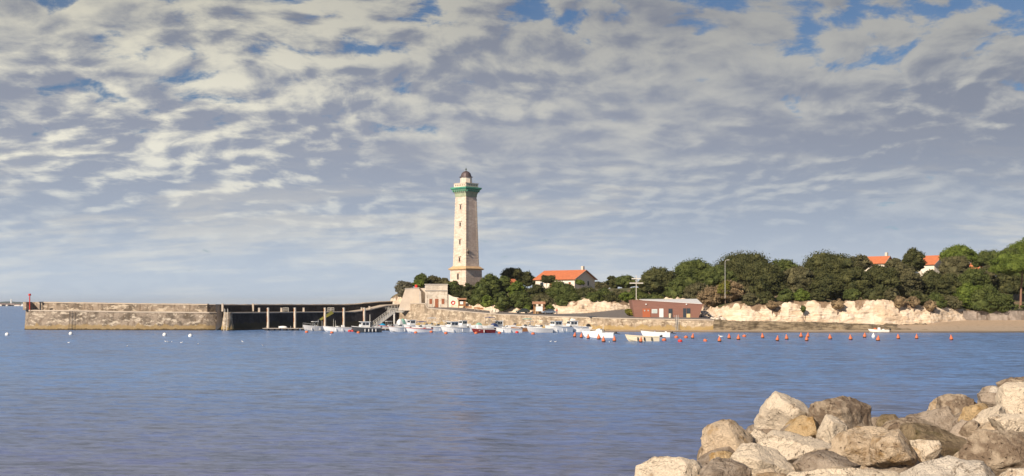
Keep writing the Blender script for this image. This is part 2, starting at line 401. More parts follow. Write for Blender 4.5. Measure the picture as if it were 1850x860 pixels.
M_cliff = cliff_mat()
def ledge_mat():
    m, g, b = new_mat('weedy_rock'); geo = g.n('ShaderNodeNewGeometry'); pos = geo.outputs['Position']
    n = g.noise(g.vm('MULTIPLY', pos, (.35, .35, 1.6)), 1.0, 7, .68); n2 = g.noise(pos, 2.2, 6, .7)
    c = g.mix(g.ss(n, .40, .60), (.10, .075, .045), (.27, .21, .135)); c = g.mix(g.ss(n2, .55, .68, 0, .6), c, (.13, .115, .04))
    g.set(b.inputs['Base Color'], c); b.inputs['Roughness'].default_value = .9
    bp = g.n('ShaderNodeBump'); bp.inputs['Distance'].default_value = .2; g.set(bp.inputs['Height'], n2); g.set(b.inputs['Normal'], bp.outputs[0]); return m
M_ledge = ledge_mat()
def ground_mat():
    m, g, b = new_mat('headland_ground'); geo = g.n('ShaderNodeNewGeometry'); pos = geo.outputs['Position']
    c = g.mix(g.ss(g.noise(pos, 0.15, 6, 0.65), 0.42, 0.6), (.085, .09, .035), (.24, .16, .095))
    c = g.mix(g.ss(g.noise(pos, 1.5, 5, 0.65), 0.5, 0.65, 0, 0.6), c, (.06, .065, .025))
    g.set(b.inputs['Base Color'], c); b.inputs['Roughness'].default_value = 1.0
    bp = g.n('ShaderNodeBump'); bp.inputs['Distance'].default_value = 0.3; g.set(bp.inputs['Height'], g.noise(pos, 1.2, 6, 0.7)); g.set(b.inputs['Normal'], bp.outputs[0])
    return m
M_ground = ground_mat()
def sand_mat():
    m, g, b = new_mat('beach_sand'); geo = g.n('ShaderNodeNewGeometry'); pos = geo.outputs['Position']; z = g.sep(pos)[2]
    n = g.noise(g.vm('MULTIPLY', pos, (0.12, 0.4, 1)), 1.0, 6, 0.6)
    zz = g.m('ADD', z, g.m('MULTIPLY', g.m('SUBTRACT', n, 0.5), 0.5))
    c = g.mix(g.ss(zz, 0.05, 0.35), (.17, .13, .095), (.40, .31, .22))
    c = g.mix(g.ss(zz, 1.0, 1.7), c, (.42, .31, .21))
    c = g.mix(g.ss(g.noise(pos, 0.8, 6, 0.7), 0.52, 0.66, 0, 0.45), c, (.20, .15, .09))
    g.set(b.inputs['Base Color'], c); g.set(b.inputs['Roughness'], g.ss(zz, 0.1, 0.4, 0.4, 0.95))
    return m
M_sand = sand_mat()

# ------------------------------------------------------------------ water and far shore
w = MB(); S = 14000
w.add([(-S, -300, 0), (S, -300, 0), (S, S, 0), (-S, S, 0)], [(0, 1, 2, 3)])
tag(w.build('water', M_water, fix=False), kind='structure')
def haze():
    m = bpy.data.materials.new('haze_air'); m.use_nodes = True; g = NT(m.node_tree)
    v = g.n('ShaderNodeVolumePrincipled'); v.inputs['Density'].default_value = 5e-5; g.set(v.inputs['Color'], (0.86, 0.92, 1.0)); v.inputs['Anisotropy'].default_value = 0.2
    o = g.n('ShaderNodeOutputMaterial'); g.t.links.new(v.outputs[0], o.inputs['Volume'])
    b = MB(); b.box(0, (S+200-500)/2, 30, 2*S+400, S+200+500, 67); tag(b.build('haze', m), kind='stuff')
haze()

def far_shore():
    Y = 5600.0; pts = []
    xs = np.linspace(PX(-260, Y), PX(66, Y), 120)
    rows = []
    prof = 25+7*fbm(np.stack([xs/260, xs*0, xs*0], 1), 4)+4*np.sin((xs+2000)/300)
    prof = np.clip(prof, 8, 45)*np.clip((xs[-1]-xs)/400+0.25, 0, 1)
    for t, zf in ((0, 0.0), (60, 0.25), (200, 0.7), (420, 1.0), (700, 0.8), (1000, -0.2)):
        rows.append(np.stack([xs, np.full_like(xs, Y+t), prof*zf-0.5*(zf == 0)], 1))
    tag(grid_mesh('far_hills', np.array(rows), simple('far_wood', (.07, .09, .07), 1.0, var=0.3, scale=0.01)), kind='structure')
    spots = [(-5, 30, 9, 'pale low building at the left edge of the far shore'), (5, 34, 8, 'pale building left of centre on the far shore'),
             (12, 40, 7, 'wide pale roofed building below the far tower'), (21, 30, 8, 'pale building right below the far tower'),
             (28, 44, 6, 'long pale building between the far tower and the sail'), (45, 34, 5, 'low pale building beside the breakwater head')]
    for px, w_, h_, lab in spots:
        x = PX(px, Y-10); t = empty('far_building', (x, Y-10, 0)); tag(t, lab+', tiny across the water', 'building', 'tiny buildings on the far shore')
        MB().box(0, 0, h_/2, w_, 16, h_).build('wall', M_render_w, t)
        MB().prism([(-w_/2-1, -9, h_), (-w_/2-1, 9, h_), (-w_/2-1, 0, h_+3.5)], (w_+2, 0, 0)).build('roof', simple('far_roof', (.30, .17, .12), 0.9), t)
    x = PX(20.5, Y+200); t = empty('far_tower', (x, Y+200, 10)); tag(t, 'slim white tower standing above the far hills at left', 'tower')
    MB().lathe([(5.0, 0), (4.0, 10), (3.4, 18)], 12).build('shaft', M_white, t)
    MB().lathe([(4.6, 18), (4.6, 19.5), (2.2, 20), (2.2, 22), (0.2, 24)], 12).build('lantern_room', M_white, t)
    x = PX(40, 4700); t = empty('sailing_boat', (x, 4700, 0)); tag(t, 'white sailing boat far off left of the breakwater head', 'sailboat')
    MB().rings([[(-5, -1.2, 1.2), (-5, 1.2, 1.2), (-4.6, 0.8, 0), (-4.6, -0.8, 0)], [(1, -1.5, 1.2), (1, 1.5, 1.2), (1, 1, 0), (1, -1, 0)], [(5.5, -.1, 1.5), (5.5, .1, 1.5), (5, .1, .1), (5, -.1, .1)]]).build('hull', M_white, t)
    MB().tube((0.3, 0, 1), (0.3, 0, 13), 0.12).build('mast', M_alu, t)
    MB().prism([(0.1, 0, 2.2), (-4.6, 0, 2.2), (0.1, 0, 12.6)], (0, 0.12, 0)).build('sail', M_white, t)
    MB().prism([(0.6, 0, 11), (5.0, 0, 1.8), (1.0, 0, 2.0)], (0, 0.12, 0)).build('jib', M_white, t)
far_shore()

# ------------------------------------------------------------------ terrain of the headland (stations along photo columns, real distances)
qpx = [700, 722, 738, 768, 772, 815, 860, 900, 1000, 1100, 1200, 1275, 1340, 1450, 1600, 1690, 1760, 1960]
qY_ = [416, 411, 405, 396.5, 395.5, 386, 376, 368, 350, 340, 336, 334, 333, 334, 336, 338, 340, 340]
qpy = [547.5, 547.5, 547.5, 547.5, 556, 560, 564, 567, 571, 574, 576, 577, 580.5, 582, 586, 592, 595, 595]
quayY = lambda px: np.interp(px, qpx, qY_)
quayZ = lambda px: H-(np.interp(px, qpx, qpy)-HZ)/F*quayY(px)
fpx = [700, 722, 770, 835, 870, 930, 1000, 1060, 1110, 1160, 1220, 1265, 1290, 1310, 1340, 1600, 1680, 1745, 1960]
fY_ = [426, 414, 410, 397, 391, 384, 376, 376, 378, 382, 380, 368, 354, 347, 343, 345, 348, 356, 360]
fpy = [575, 552, 553, 556, 560, 565, 567, 565.5, 560, 557, 558, 566, 576, 579, 581, 585, 584, 577, 577]
footY = lambda px: np.interp(px, fpx, fY_)
footZ = lambda px: H-(np.interp(px, fpx, fpy)-HZ)/F*footY(px)
tpx = [700, 706, 716, 735, 760, 800, 835, 870, 905, 930, 960, 985, 1000, 1040, 1055, 1075, 1110, 1160, 1220, 1265, 1290, 1310, 1335, 1360, 1385, 1397, 1410, 1425, 1470, 1500, 1510, 1519, 1527, 1560, 1600, 1618, 1632, 1645, 1660, 1680, 1700, 1745, 1960]
tpy = [570, 540, 534, 524, 519, 530, 546, 550, 553, 556, 560, 556, 550, 545, 541, 541, 543, 542, 536, 545, 556, 552, 548, 549, 553, 556, 550, 543, 543, 545, 550, 556, 545, 541, 541, 545, 548, 544, 551, 555, 552, 559, 559]
topY = lambda px: footY(px)+np.interp(px, [700, 760, 835, 1960], [1.5, 2, 3, 3.2])
topZ = lambda px: H-(np.interp(px, tpx, tpy)-HZ)/F*topY(px)
midY = lambda px: np.maximum(topY(px)+22, 408)
midZ = lambda px: np.interp(px, [690, 705, 730, 770, 840, 1000, 1100, 1200, 1300, 1500, 1700, 1960], [-1, 5, 9.5, 12, 12.6, 12.8, 12.8, 13, 13, 14, 14, 14])
backZ = lambda px: np.interp(px, [690, 705, 740, 780, 840, 1100, 1200, 1500, 1960], [-1, 2, 8, 11, 12, 13, 14.5, 17.5, 18])
def ground_z(px, Y):
    if Y <= footY(px): return float(np.interp(Y, [quayY(px), footY(px)], [quayZ(px), footZ(px)]))
    return float(np.interp(Y, [footY(px), topY(px), topY(px)+6, max(midY(px), topY(px)+8), 455, 560], [footZ(px), topZ(px), topZ(px)+0.6, midZ(px), backZ(px), backZ(px)-2]))

def terrain():
    # cliff
    cols = np.linspace(700, 1745, 700); rows = np.linspace(0, 1, 44)
    C, T = np.meshgrid(cols, rows); c = C.ravel(); t = T.ravel()
    Y = footY(c)*(1-t)+topY(c)*t; Z = (footZ(c)-0.6)*(1-t)+topZ(c)*t; X = PX(c, Y)
    P = np.stack([X, Y, Z], 1)
    amp = np.sin(np.pi*np.clip(t, 0, 1))*0.6+0.4
    d = 0.7*fbm(P*[.16, .16, .20], 5, .55)+0.32*np.abs(fbm(P*[.5, .5, .2]+9, 4, .6))+0.30*np.abs(fbm(P*[.15, .15, 1.5], 4, .6))
    P[:, 1] -= d*amp; P[:, 2] += 0.35*fbm(P*[.8, .8, .3]+3, 3)*t
    tag(grid_mesh('cliff', P.reshape(44, 700, 3), M_cliff, np.stack([c/100, t], 1).reshape(44, 700, 2)), kind='structure')
    # plateau
    cols = np.linspace(696, 2050, 420)
    rails = [(topY(cols), topZ(cols)-0.1), (topY(cols)+6, topZ(cols)+0.6), (midY(cols), midZ(cols)), (np.full_like(cols, 455), backZ(cols)), (np.full_like(cols, 560), backZ(cols)-2), (np.full_like(cols, 700), backZ(cols)*0-3)]
    rr = []
    for (y0, z0), (y1, z1) in zip(rails[:-1], rails[1:]):
        for k in range(8):
            s = k/8; rr.append(np.stack([PX(cols, y0*(1-s)+y1*s), y0*(1-s)+y1*s, z0*(1-s)+z1*s], 1))
    P = np.array(rr); sh = P.shape; Q = P.reshape(-1, 3); Q[:, 2] += 0.35*fbm(Q*[.12, .12, 0], 4)-0.15
    tag(grid_mesh('headland_ground', Q.reshape(sh), M_ground), kind='structure')
    # road and promenade between the quay edge and the cliff foot
    cols = np.linspace(722, 1400, 300); rr = []
    for s in np.linspace(0, 1, 10):
        y = (quayY(cols)+0.5)*(1-s)+(footY(cols)+0.4)*s; z = (quayZ(cols)-0.02)*(1-s)+footZ(cols)*s
        rr.append(np.stack([PX(cols, y), y, z], 1))
    tag(grid_mesh('road', np.array(rr), M_asph), kind='structure')
    # beach and muddy foreshore
    cols = np.linspace(1040, 2050, 360); rr = []
    edge = np.interp(cols, [1040, 1150, 1250, 1400, 1700, 2050], [339, 333, 328, 323, 322, 322])
    qy = quayY(cols)
    up = np.interp(cols, [1040, 1560, 1640, 1700, 1745, 2050], [0.5, 0.8, 1.8, 2.4, 2.9, 3.1]); upY = np.interp(cols, [1040, 1560, 1640, 1700, 1745, 2050], [1.0, 1.0, 9.5, 12, 17, 21])
    for s, z in ((-0.7, -0.9), (0, -0.05), (0.3, 0.12), (0.6, 0.3), (1.0, 0.55)):
        y = edge*(1-s)+qy*s; zz = np.full_like(cols, z)
        rr.append(np.stack([PX(cols, y), y, zz+0.05*fbm(np.stack([cols*.03, y*.2, y*0], 1), 3)], 1))
    rr.append(np.stack([PX(cols, qy+upY*0.5), qy+upY*0.5, 0.5+(up-0.5)*0.55], 1))
    rr.append(np.stack([PX(cols, qy+upY), qy+upY, up], 1))
    tag(grid_mesh('beach', np.array(rr), M_sand), kind='structure')
terrain()

# ------------------------------------------------------------------ lofted walls
def wall_loft(line, section, n_sub=6):
    """line: [(x,y,ztop_offset)] front polyline; section(i_frac)-> [(out, z)] ; returns grid + uv"""
    L = [Vector((p[0], p[1])) for p in line]; nor = []
    for i in range(len(L)):
        a = L[max(i-1, 0)]; b = L[min(i+1, len(L)-1)]; d = (b-a).normalized(); nor.append(Vector((d.y, -d.x)))
    P = []; U = []; s = 0
    for i, p in enumerate(L):
        if i: s += (p-L[i-1]).length
        sec = section(i); ring = []; uvr = []; acc = 0; prev = None
        for (o, z) in sec:
            if prev: acc += math.hypot(o-prev[0], z-prev[1])
            prev = (o, z); q = p+nor[i]*o; ring.append((q.x, q.y, z)); uvr.append((s, acc))
        P.append(ring); U.append(uvr)
    return np.array(P), np.array(U)
def dense(pts, step=1.5):
    out = []
    for a, b in zip(pts[:-1], pts[1:]):
        n = max(1, int(math.hypot(b[0]-a[0], b[1]-a[1])/step))
        for k in range(n): t = k/n; out.append(tuple(a[j]*(1-t)+b[j]*t for j in range(len(a))))
    out.append(tuple(pts[-1])); return out
def ptline(l): return [(PX(px, Y), Y)+tuple(r) for px, Y, *r in l]

def capped(P):     # close both ends of the loft
    return P
def breakwater():
    root = empty('breakwater', (PX(400, 352), 352, 0)); tag(root, 'long stone breakwater with parapet reaching out to sea at left', 'breakwater')
    inv = Matrix.Translation(-Vector(root.location))
    def put(o): o.data.transform(inv); o.parent = root; return o
    # (px, Y, walkway z, parapet z)
    litl = dense(ptline([(52, 360, 5.85, 8.25), (120, 357, 5.8, 8.1), (240, 355, 5.45, 7.8), (378, 354, 5.25, 7.55), (411, 358, 5.2, 7.5)]))
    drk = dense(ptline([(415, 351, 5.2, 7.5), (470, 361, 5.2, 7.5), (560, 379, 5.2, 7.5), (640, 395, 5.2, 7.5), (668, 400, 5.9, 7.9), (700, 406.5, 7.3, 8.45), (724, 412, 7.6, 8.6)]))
    for line, mat, nm, lab in ((litl, M_pier, 'wall', None), (drk, M_pier_shaded, 'wall', 'dark weedy wall, shade painted into its stone')):
        sec = lambda i: [(1.0, -2.5), (0.75, 0), (0.45, 2), (0.15, 4), (0, line[i][2]-0.3)]
        P, U = wall_loft(line, sec); o = put(grid_mesh(nm, P, mat, U))
        if lab: o['label'] = lab
        sec = lambda i: [(0, line[i][2]-0.3), (0.15, line[i][2]-0.3), (0.15, line[i][2]), (-3.6, line[i][2]+0.05)]
        P, U = wall_loft(line, sec); put(grid_mesh('walkway', P, coping_mat(), U, smooth=False))
        rng = random.Random(3); dz = [rng.uniform(-.07, .07) for _ in line]
        sec = lambda i: [(-3.6, line[i][2]+0.05), (-3.6, line[i][3]-0.25)]
        P, U = wall_loft(line, sec); put(grid_mesh('parapet', P, mat, U, smooth=False))
        sec = lambda i: [(-3.6, line[i][3]-0.25), (-3.5, line[i][3]-0.25), (-3.5, line[i][3]+dz[i]), (-4.8, line[i][3]+dz[i]+0.1), (-5.4, 3), (-6.5, -2.5)]
        P, U = wall_loft(line, sec); put(grid_mesh('coping', P, coping_mat(), U, smooth=False))
    # rounded pier head with the parapet turning round it
    a = Vector(litl[0][:2]); m = MB(); wz, pz = litl[0][2], litl[0][3]
    ring = []
    for r, z in ((3.6, -2.5), (3.3, 0), (3.0, 3), (2.85, wz), ):
        ring.append([(a.x+0.2+r*0.7*math.cos(t), a.y+2.9+r*math.sin(t), z) for t in np.linspace(R(90), R(275), 14)])
    P = np.array(ring); U = np.zeros(P.shape[:2]+(2,))
    for i in range(P.shape[0]):
        for j in range(P.shape[1]): U[i, j] = (j*0.7, P[i, j, 2])
    put(grid_mesh('pier_head', P, M_pier, U))
    m.prism([(p[0], p[1], wz-0.05) for p in ring[-1]]+[(a.x+6, a.y, wz-.05), (a.x+6, a.y+6, wz-.05)], (0, 0, 0.1))
    put(m.build('head_deck', coping_mat()))
    m = MB(); m.box(a.x-0.95, a.y+1.6, (wz+pz)/2, 0.9, 4.6, pz-wz); m.box(a.x+1.3, a.y+4.1, (wz+pz)/2-0.01, 4.0, 0.9, pz-wz)
    put(m.build('head_parapet', M_quay))
    put(MB().box(PX(399, 357), 358.5, 5.6, 2.4, 6.0, 3.9).build('parapet_corner', M_pier_shaded))
    for px in (402.5, 471.5):
        j = min(range(len(drk)), key=lambda k: abs(drk[k][0]/drk[k][1]*F+925-px)); q = drk[j]
        put(MB().box(q[0]-2.6, q[1]+2.3, q[3]-0.9, 0.55, 0.6, 2.3).build('parapet_pilaster', coping_mat()))
    # buttress at the bend
    cx, cy = PX(409.5, 349.5), 350.5
    P = []
    for z, wx, wy in ((-2.5, 1.95, 2.2), (0, 1.7, 1.9), (2, 1.35, 1.4), (4, 1.1, 1.15), (5.22, 1.02, 1.05)):
        P.append([(cx-wx*1.05, cy+4, z), (cx-wx, cy-wy*0.5, z), (cx-wx*0.45, cy-wy, z), (cx+wx*0.45, cy-wy, z), (cx+wx, cy-wy*0.5, z), (cx+wx*1.1, cy+4, z)])
    P = np.array(P); U = np.zeros(P.shape[:2]+(2,))
    for i in range(P.shape[0]):
        for j in range(P.shape[1]): U[i, j] = (j*0.9, P[i, j, 2])
    o = put(grid_mesh('buttress', P, M_quay, U, smooth=False)); o['label'] = 'pale flared buttress where the breakwater bends'
    put(MB().box(cx, cy+1.5, 5.2, 2.1, 4.9, 0.08).build('buttress_top', coping_mat()))
    # ladders
    def ladder(x, y, z0, z1, mat, lab, hoop=False, lean=0.0):
        m = MB()
        for s in (-0.42, 0.42):
            m.tube((x+s, y-lean, z0), (x+s, y, z1), 0.06, n=6)
            if hoop: m.path([(x+s, y, z1), (x+s, y+0.05, z1+0.9), (x+s, y+0.35, z1+1.1), (x+s, y+0.7, z1+0.9), (x+s, y+0.75, z1)], 0.05)
        n = int((z1-z0)/0.42)
        for k in range(n): t = (k+.5)/n; m.tube((x-.42, y-lean*(1-t), z0+(z1-z0)*t), (x+.42, y-lean*(1-t), z0+(z1-z0)*t), 0.035, n=5)
        o = put(m.build('ladder', mat)); o['label'] = lab
    ladder(PX(129, 356), 355.9, -0.5, 5.6, M_black, 'black iron ladder down the sunlit wall', lean=1.0)
    ladder(PX(407.5, 348.5), 348.95, -0.5, 5.2, M_alu, 'pale ladder with hooped handrails on the buttress', True, lean=1.0)
breakwater()

def quay():
    px = np.concatenate([np.linspace(722, 1290, 240)]); line = [(PX(p, quayY(p)), quayY(p), quayZ(p)) for p in px]
    root = empty('quay_wall', (PX(1000, 350), 350, 0)); tag(root, 'long stained stone quay wall behind the moored boats', 'quay wall')
    inv = Matrix.Translation(-Vector(root.location))
    def put(o): o.data.transform(inv); o.parent = root; return o
    sec = lambda i: [(0.9, -2), (0.65, 0), (0.35, 1.5), (0.12, max(2.6, line[i][2]*0.75)), (0, line[i][2]-0.25)]
    P, U = wall_loft(line, sec); Q = P.reshape(-1, 3); Q[:, 1] += 0.06*fbm(Q*[.6, .6, .9], 4)
    put(grid_mesh('wall', Q.reshape(P.shape), M_quay, U))
    sec = lambda i: [(0.02, line[i][2]-0.25), (0.1, line[i][2]-0.25), (0.1, line[i][2]), (-0.6, line[i][2]+0.01)]
    P, U = wall_loft(line, sec); put(grid_mesh('coping', P, coping_mat(), U, smooth=False))
    for px_ in (1222, 1225.5):
        m = MB()
        for s in (-0.22, 0.22): m.tube((PX(px_, 334)+s, 334.2, 0.3), (PX(px_, 334)+s, 335.4, 4.6), 0.05, n=5)
        for k in range(9): z = 0.6+k*0.42; m.tube((PX(px_, 334)-.22, 334.25+z*0.27, z), (PX(px_, 334)+.22, 334.25+z*0.27, z), 0.03, n=5)
        put(m.build('ladder', M_steel))
    # weedy rock ledge under the cliff
    px = np.linspace(1288, 1700, 260); line = [(PX(p, quayY(p)), quayY(p), quayZ(p)) for p in px]
    sec = lambda i: [(1.6, -0.5), (1.3, line[i][2]*0.22), (0.9, line[i][2]*0.4), (0.6, line[i][2]*0.6), (0.3, line[i][2]*0.8), (0.1, line[i][2]*0.93), (0, line[i][2]), (-3.5, line[i][2]*0.97), (-8.5, float(footZ(px[i]))-0.1), (-10.5, float(footZ(px[i]))-0.3)]
    line = [(x, y, z*min(1, max(0.3, (1700-p)/130))) for p, (x, y, z) in zip(px, line)]
    P, U = wall_loft(line, sec); Q = P.reshape(-1, 3); Q[:, 1] += 0.9*fbm(Q*[.35, .35, .6], 5); Q[:, 2] += 0.32*fbm(Q*[.4, .4, .5]+4, 5)
    o = grid_mesh('rock_ledge', Q.reshape(P.shape), M_ledge, U); tag(o, kind='structure')
    # masonry wall behind the beach at right
    px = np.linspace(1740, 2050, 80); line = [(PX(p, 356.5+(p-1740)*0.012), 356.5+(p-1740)*0.012) for p in px]
    top = lambda i: 5.55-0.0*i
    sec = lambda i: [(0.25, 1.5), (0.1, 3.5), (0, 5.5), (0.06, 5.5), (0.06, 5.65), (-0.6, 5.65), (-0.6, 2)]
    P, U = wall_loft(line, sec); o = grid_mesh('beach_wall', P, M_seawall, U, smooth=False)
    tag(o, 'grey pink stone wall backing the sandy beach at right', 'wall')
quay()

# ------------------------------------------------------------------ lighthouse
def lighthouse():
    Y = 412.0; k = Y/F; cx = PX(842, Y); root = empty('lighthouse', (cx, Y, 12.4)); z0 = 12.4
    tag(root, 'tall square stone lighthouse with green cornice and small domed lantern', 'lighthouse')
    z = lambda py: H+(HZ-py)*k-z0
    rot = R(-90)+R(1.8)
    st = masonry('lighthouse_stone', (.80, .65, .53), (.67, .52, .41), (.54, .42, .33), bw=0.9, bh=0.42, stain=0.08, light=(.80, .67, .55), bump=0.12, streak=0.22)
    # uv for the faceted solids: u along the face, v height
    def faced(name, secs, mat, parent):
        m = bpy.data.meshes.new(name); vs, fs, uvs = [], [], []
        for a in range(4):
            t0, t1 = rot+a*R(90), rot+(a+1)*R(90)
            for (za, ra), (zb, rb) in zip(secs[:-1], secs[1:]):
                b = len(vs); vs += [(ra*math.cos(t0), ra*math.sin(t0), za), (ra*math.cos(t1), ra*math.sin(t1), za), (rb*math.cos(t1), rb*math.sin(t1), zb), (rb*math.cos(t0), rb*math.sin(t0), zb)]
                fs.append((b, b+1, b+2, b+3)); w0, w1 = ra*1.414, rb*1.414; uvs += [(-w0/2+a*20, za), (w0/2+a*20, za), (w1/2+a*20, zb), (-w1/2+a*20, zb)]
        m.from_pydata(vs, [], fs); l = m.uv_layers.new(name='UVMap'); l.data.foreach_set('uv', np.array(uvs, 'f').ravel()); m.materials.append(mat)
        o = bpy.data.objects.new(name, m); col.objects.link(o); o.parent = parent; return o
    plinth = faced('plinth', [(-1.5, 29.2*k), (z(488), 28.6*k)], st, root)
    MB().square(z(488)+.002, 31*k, z(486.5), 32.5*k, rot).square(z(486.5)+.002, 32.5*k, z(485.4), 32.5*k, rot).square(z(485.4)+.002, 31*k, z(481.5), 25.0*k, rot).build('plinth_cornice', simple('lichen_stone', (.55, .37, .20), 0.9, var=0.35, scale=0.9, bump=0.05), root)
    shaft = faced('shaft', [(z(483), 24.2*k), (z(474), 23.1*k), (z(356), 18.9*k)], st, root)
    # quoins: alternate proud blocks up each corner
    n = 46; qq = [MB() for _ in range(4)]
    for i in range(n):
        t = i/n; zz = z(481)+(z(357)-z(481))*t; hh = (z(357)-z(481))/n
        r = (23.0*(1-t)+18.9*t)*k
        for a in range(4):
            th = rot+a*R(90); L = 0.9 if (i+a) % 2 else 0.5; cxx, cyy = (r-0.10)*math.cos(th), (r-0.10)*math.sin(th)
            qq[a].box(cxx-0.22*math.cos(th), cyy-0.22*math.sin(th), zz+hh/2, L*0.72, L*0.72, hh*0.94, th+R(45))
    for q in qq: q.build('quoins', simple('quoin_stone', (.70, .57, .43), 0.9, var=0.15), root)
    # windows on the left face and one on the right face
    def face_pt(r, face, off):   # face 0: right-front, -1: left-front
        th = rot+(face+0.5)*R(90); ap = r*math.cos(R(45)); return Vector((ap*math.cos(th)-off*math.sin(th), ap*math.sin(th)+off*math.cos(th), 0)), th
    dk = simple('window_dark', (.07, .05, .04), 0.4)
    for py, f_, off, ww, hh in ((375, -1, 0, .55, 1.3), (406, -1, 0.0, .55, 1.3), (438, -1, 0, .55, 1.4), (469.5, -1, 0, .6, 1.4), (457.5, 0, -1.9, .5, 0.9)):
        t = (483-py)/127; r = (24.0*(1-t)+18.9*t)*k; p, th = face_pt(r, f_, off)
        win = MB().box(p.x, p.y, z(py), 0.16, ww, hh, th).build('window', dk, shaft)
        MB().box(p.x+0.1*math.cos(th), p.y+0.1*math.sin(th), z(py)+hh/2+0.45, 0.35, ww*2.4, 0.22, th).build('window_hood', simple('quoin_stone', (.64, .53, .41)), win)
        MB().box(p.x+0.08*math.cos(th), p.y+0.08*math.sin(th), z(py)-hh/2-0.1, 0.3, ww*1.6, 0.16, th).build('window_sill', simple('quoin_stone', (.64, .53, .41)), win)
    p, th = face_pt(28.7*k, -1, 0); win = MB().box(p.x, p.y, z(500), 0.2, 0.75, 1.9, th).build('window', dk, plinth)
    MB().box(p.x+.1*math.cos(th), p.y+.1*math.sin(th), z(500)+1.35, 0.3, 1.6, 0.2, th).build('window_hood', simple('quoin_stone', (.64, .53, .41)), win)
    # green cornice
    gm = simple('verdigris_paint', (.08, .30, .19), 0.7, var=0.55, scale=1.3)
    m = MB().square(z(356.5), 19.4*k, z(354.6), 19.9*k, rot)
    m.square(z(354.6), 19.6*k, z(350), 20.6*k, rot).square(z(350), 20.9*k, z(343.5), 25.6*k, rot)
    m.build('cornice', simple('cornice_stone_green', (.34, .38, .25), 0.85, var=0.6, scale=0.8), root)
    c = MB()
    for a in range(4):
        for i in range(7):
            off = (i-3)*0.92; p, th = face_pt(24.0*k, a, off); c.box(p.x-0.1*math.cos(th), p.y-0.1*math.sin(th), z(345.2), 1.0, 0.32, 0.75, th)
    c.build('corbels', gm, root)
    MB().square(z(343.5), 25.8*k, z(341.6), 28.2*k, rot).square(z(341.6)+.01, 28.6*k, z(339.2), 28.4*k, rot).build('gallery_slab', gm, root)
    par = simple('parapet_stone', (.68, .58, .47), 0.9, var=0.12)
    m = MB()
    for a in range(4):
        th0 = rot+(a+.5)*R(90); ap = 20.8*k*math.cos(R(45)); m.box(ap*math.cos(th0), ap*math.sin(th0), (z(339.2)+z(332.3))/2, 0.3, ap*2+0.3-0.002*a, z(332.3)-z(339.2), th0)
    m.build('parapet', par, root)
    om = simple('opening_stone', (.28, .19, .13), 0.9)
    for a in range(4):
        for i in range(6):
            off = (i-2.5)*0.82; th0 = rot+(a+.5)*R(90); ap = 20.8*k*math.cos(R(45))+0.14
            MB().box(ap*math.cos(th0)-off*math.sin(th0), ap*math.sin(th0)+off*math.cos(th0), z(335.6), 0.06, 0.42, 0.55, th0).build('parapet_opening', om, root)
    m = MB()
    for a in range(4):
        th0 = rot+(a+.5)*R(90); ap = 21.1*k*math.cos(R(45)); m.box(ap*math.cos(th0), ap*math.sin(th0), z(332.0), 0.5, ap*2+0.5, 0.16+0.004*a, th0)
    m.build('handrail', par, root)
    lm = MB().lathe([(10.8*k, z(339)), (10.6*k, z(323.5)), (10.2*k, z(320))], 8).build('lantern_room', par, root)
    g = MB()
    for i in range(8):
        t = 2*math.pi*(i+.5)/8; g.box(10.25*k*.93*math.cos(t), 10.25*k*.93*math.sin(t), z(325), 0.12, 0.75, 1.6, t)
    g.build('lantern_glazing', simple('lantern_pane', (.62, .56, .47), 0.15), lm)
    prof = [(12.2*k, z(320.6)), (12.0*k, z(319.6)), (9.6*k, z(318.5)), (9.2*k, z(316)), (8.0*k, z(313.3)), (5.6*k, z(310.8)), (2.8*k, z(309.4)), (1.2*k, z(308.8))]
    dome = MB().lathe(prof, 16).build('dome', simple('dome_metal', (.115, .085, .085), 0.5, 0.3, var=0.2), root)
    MB().lathe([(1.0*k, z(309)), (.5*k, z(307.5)), (1.4*k, z(306.6)), (1.5*k, z(305.4)), (.9*k, z(304.6)), (.25*k, z(304)), (.15*k, z(300.5))], 10).build('finial', simple('finial_metal', (.12, .15, .12), 0.5, 0.4), dome)
lighthouse()

# ------------------------------------------------------------------ buildings
def uv_box(name, lo, hi, mat, parent=None):
    """box with metre uvs"""
    x0, y0, z0 = lo; x1, y1, z1 = hi
    faces = [[(x0, y0, z0), (x1, y0, z0), (x1, y0, z1), (x0, y0, z1)], [(x1, y0, z0), (x1, y1, z0), (x1, y1, z1), (x1, y0, z1)],
             [(x1, y1, z0), (x0, y1, z0), (x0, y1, z1), (x1, y1, z1)], [(x0, y1, z0), (x0, y0, z0), (x0, y0, z1), (x0, y1, z1)],
             [(x0, y0, z1), (x1, y0, z1), (x1, y1, z1), (x0, y1, z1)], [(x0, y1, z0), (x1, y1, z0), (x1, y0, z0), (x0, y0, z0)]]
    vs = [p for f in faces for p in f]; me = bpy.data.meshes.new(name); me.from_pydata(vs, [], [tuple(range(4*i, 4*i+4)) for i in range(6)])
    uv = []
    for f in faces:
        for p in f: uv.append((p[0]+p[1], p[2]) if abs(f[0][2]-f[2][2]) > 1e-6 else (p[0], p[1]))
    me.uv_layers.new(name='UVMap').data.foreach_set('uv', np.array(uv, 'f').ravel()); me.materials.append(mat)
    o = bpy.data.objects.new(name, me); col.objects.link(o)
    if parent: o.parent = parent
    return o
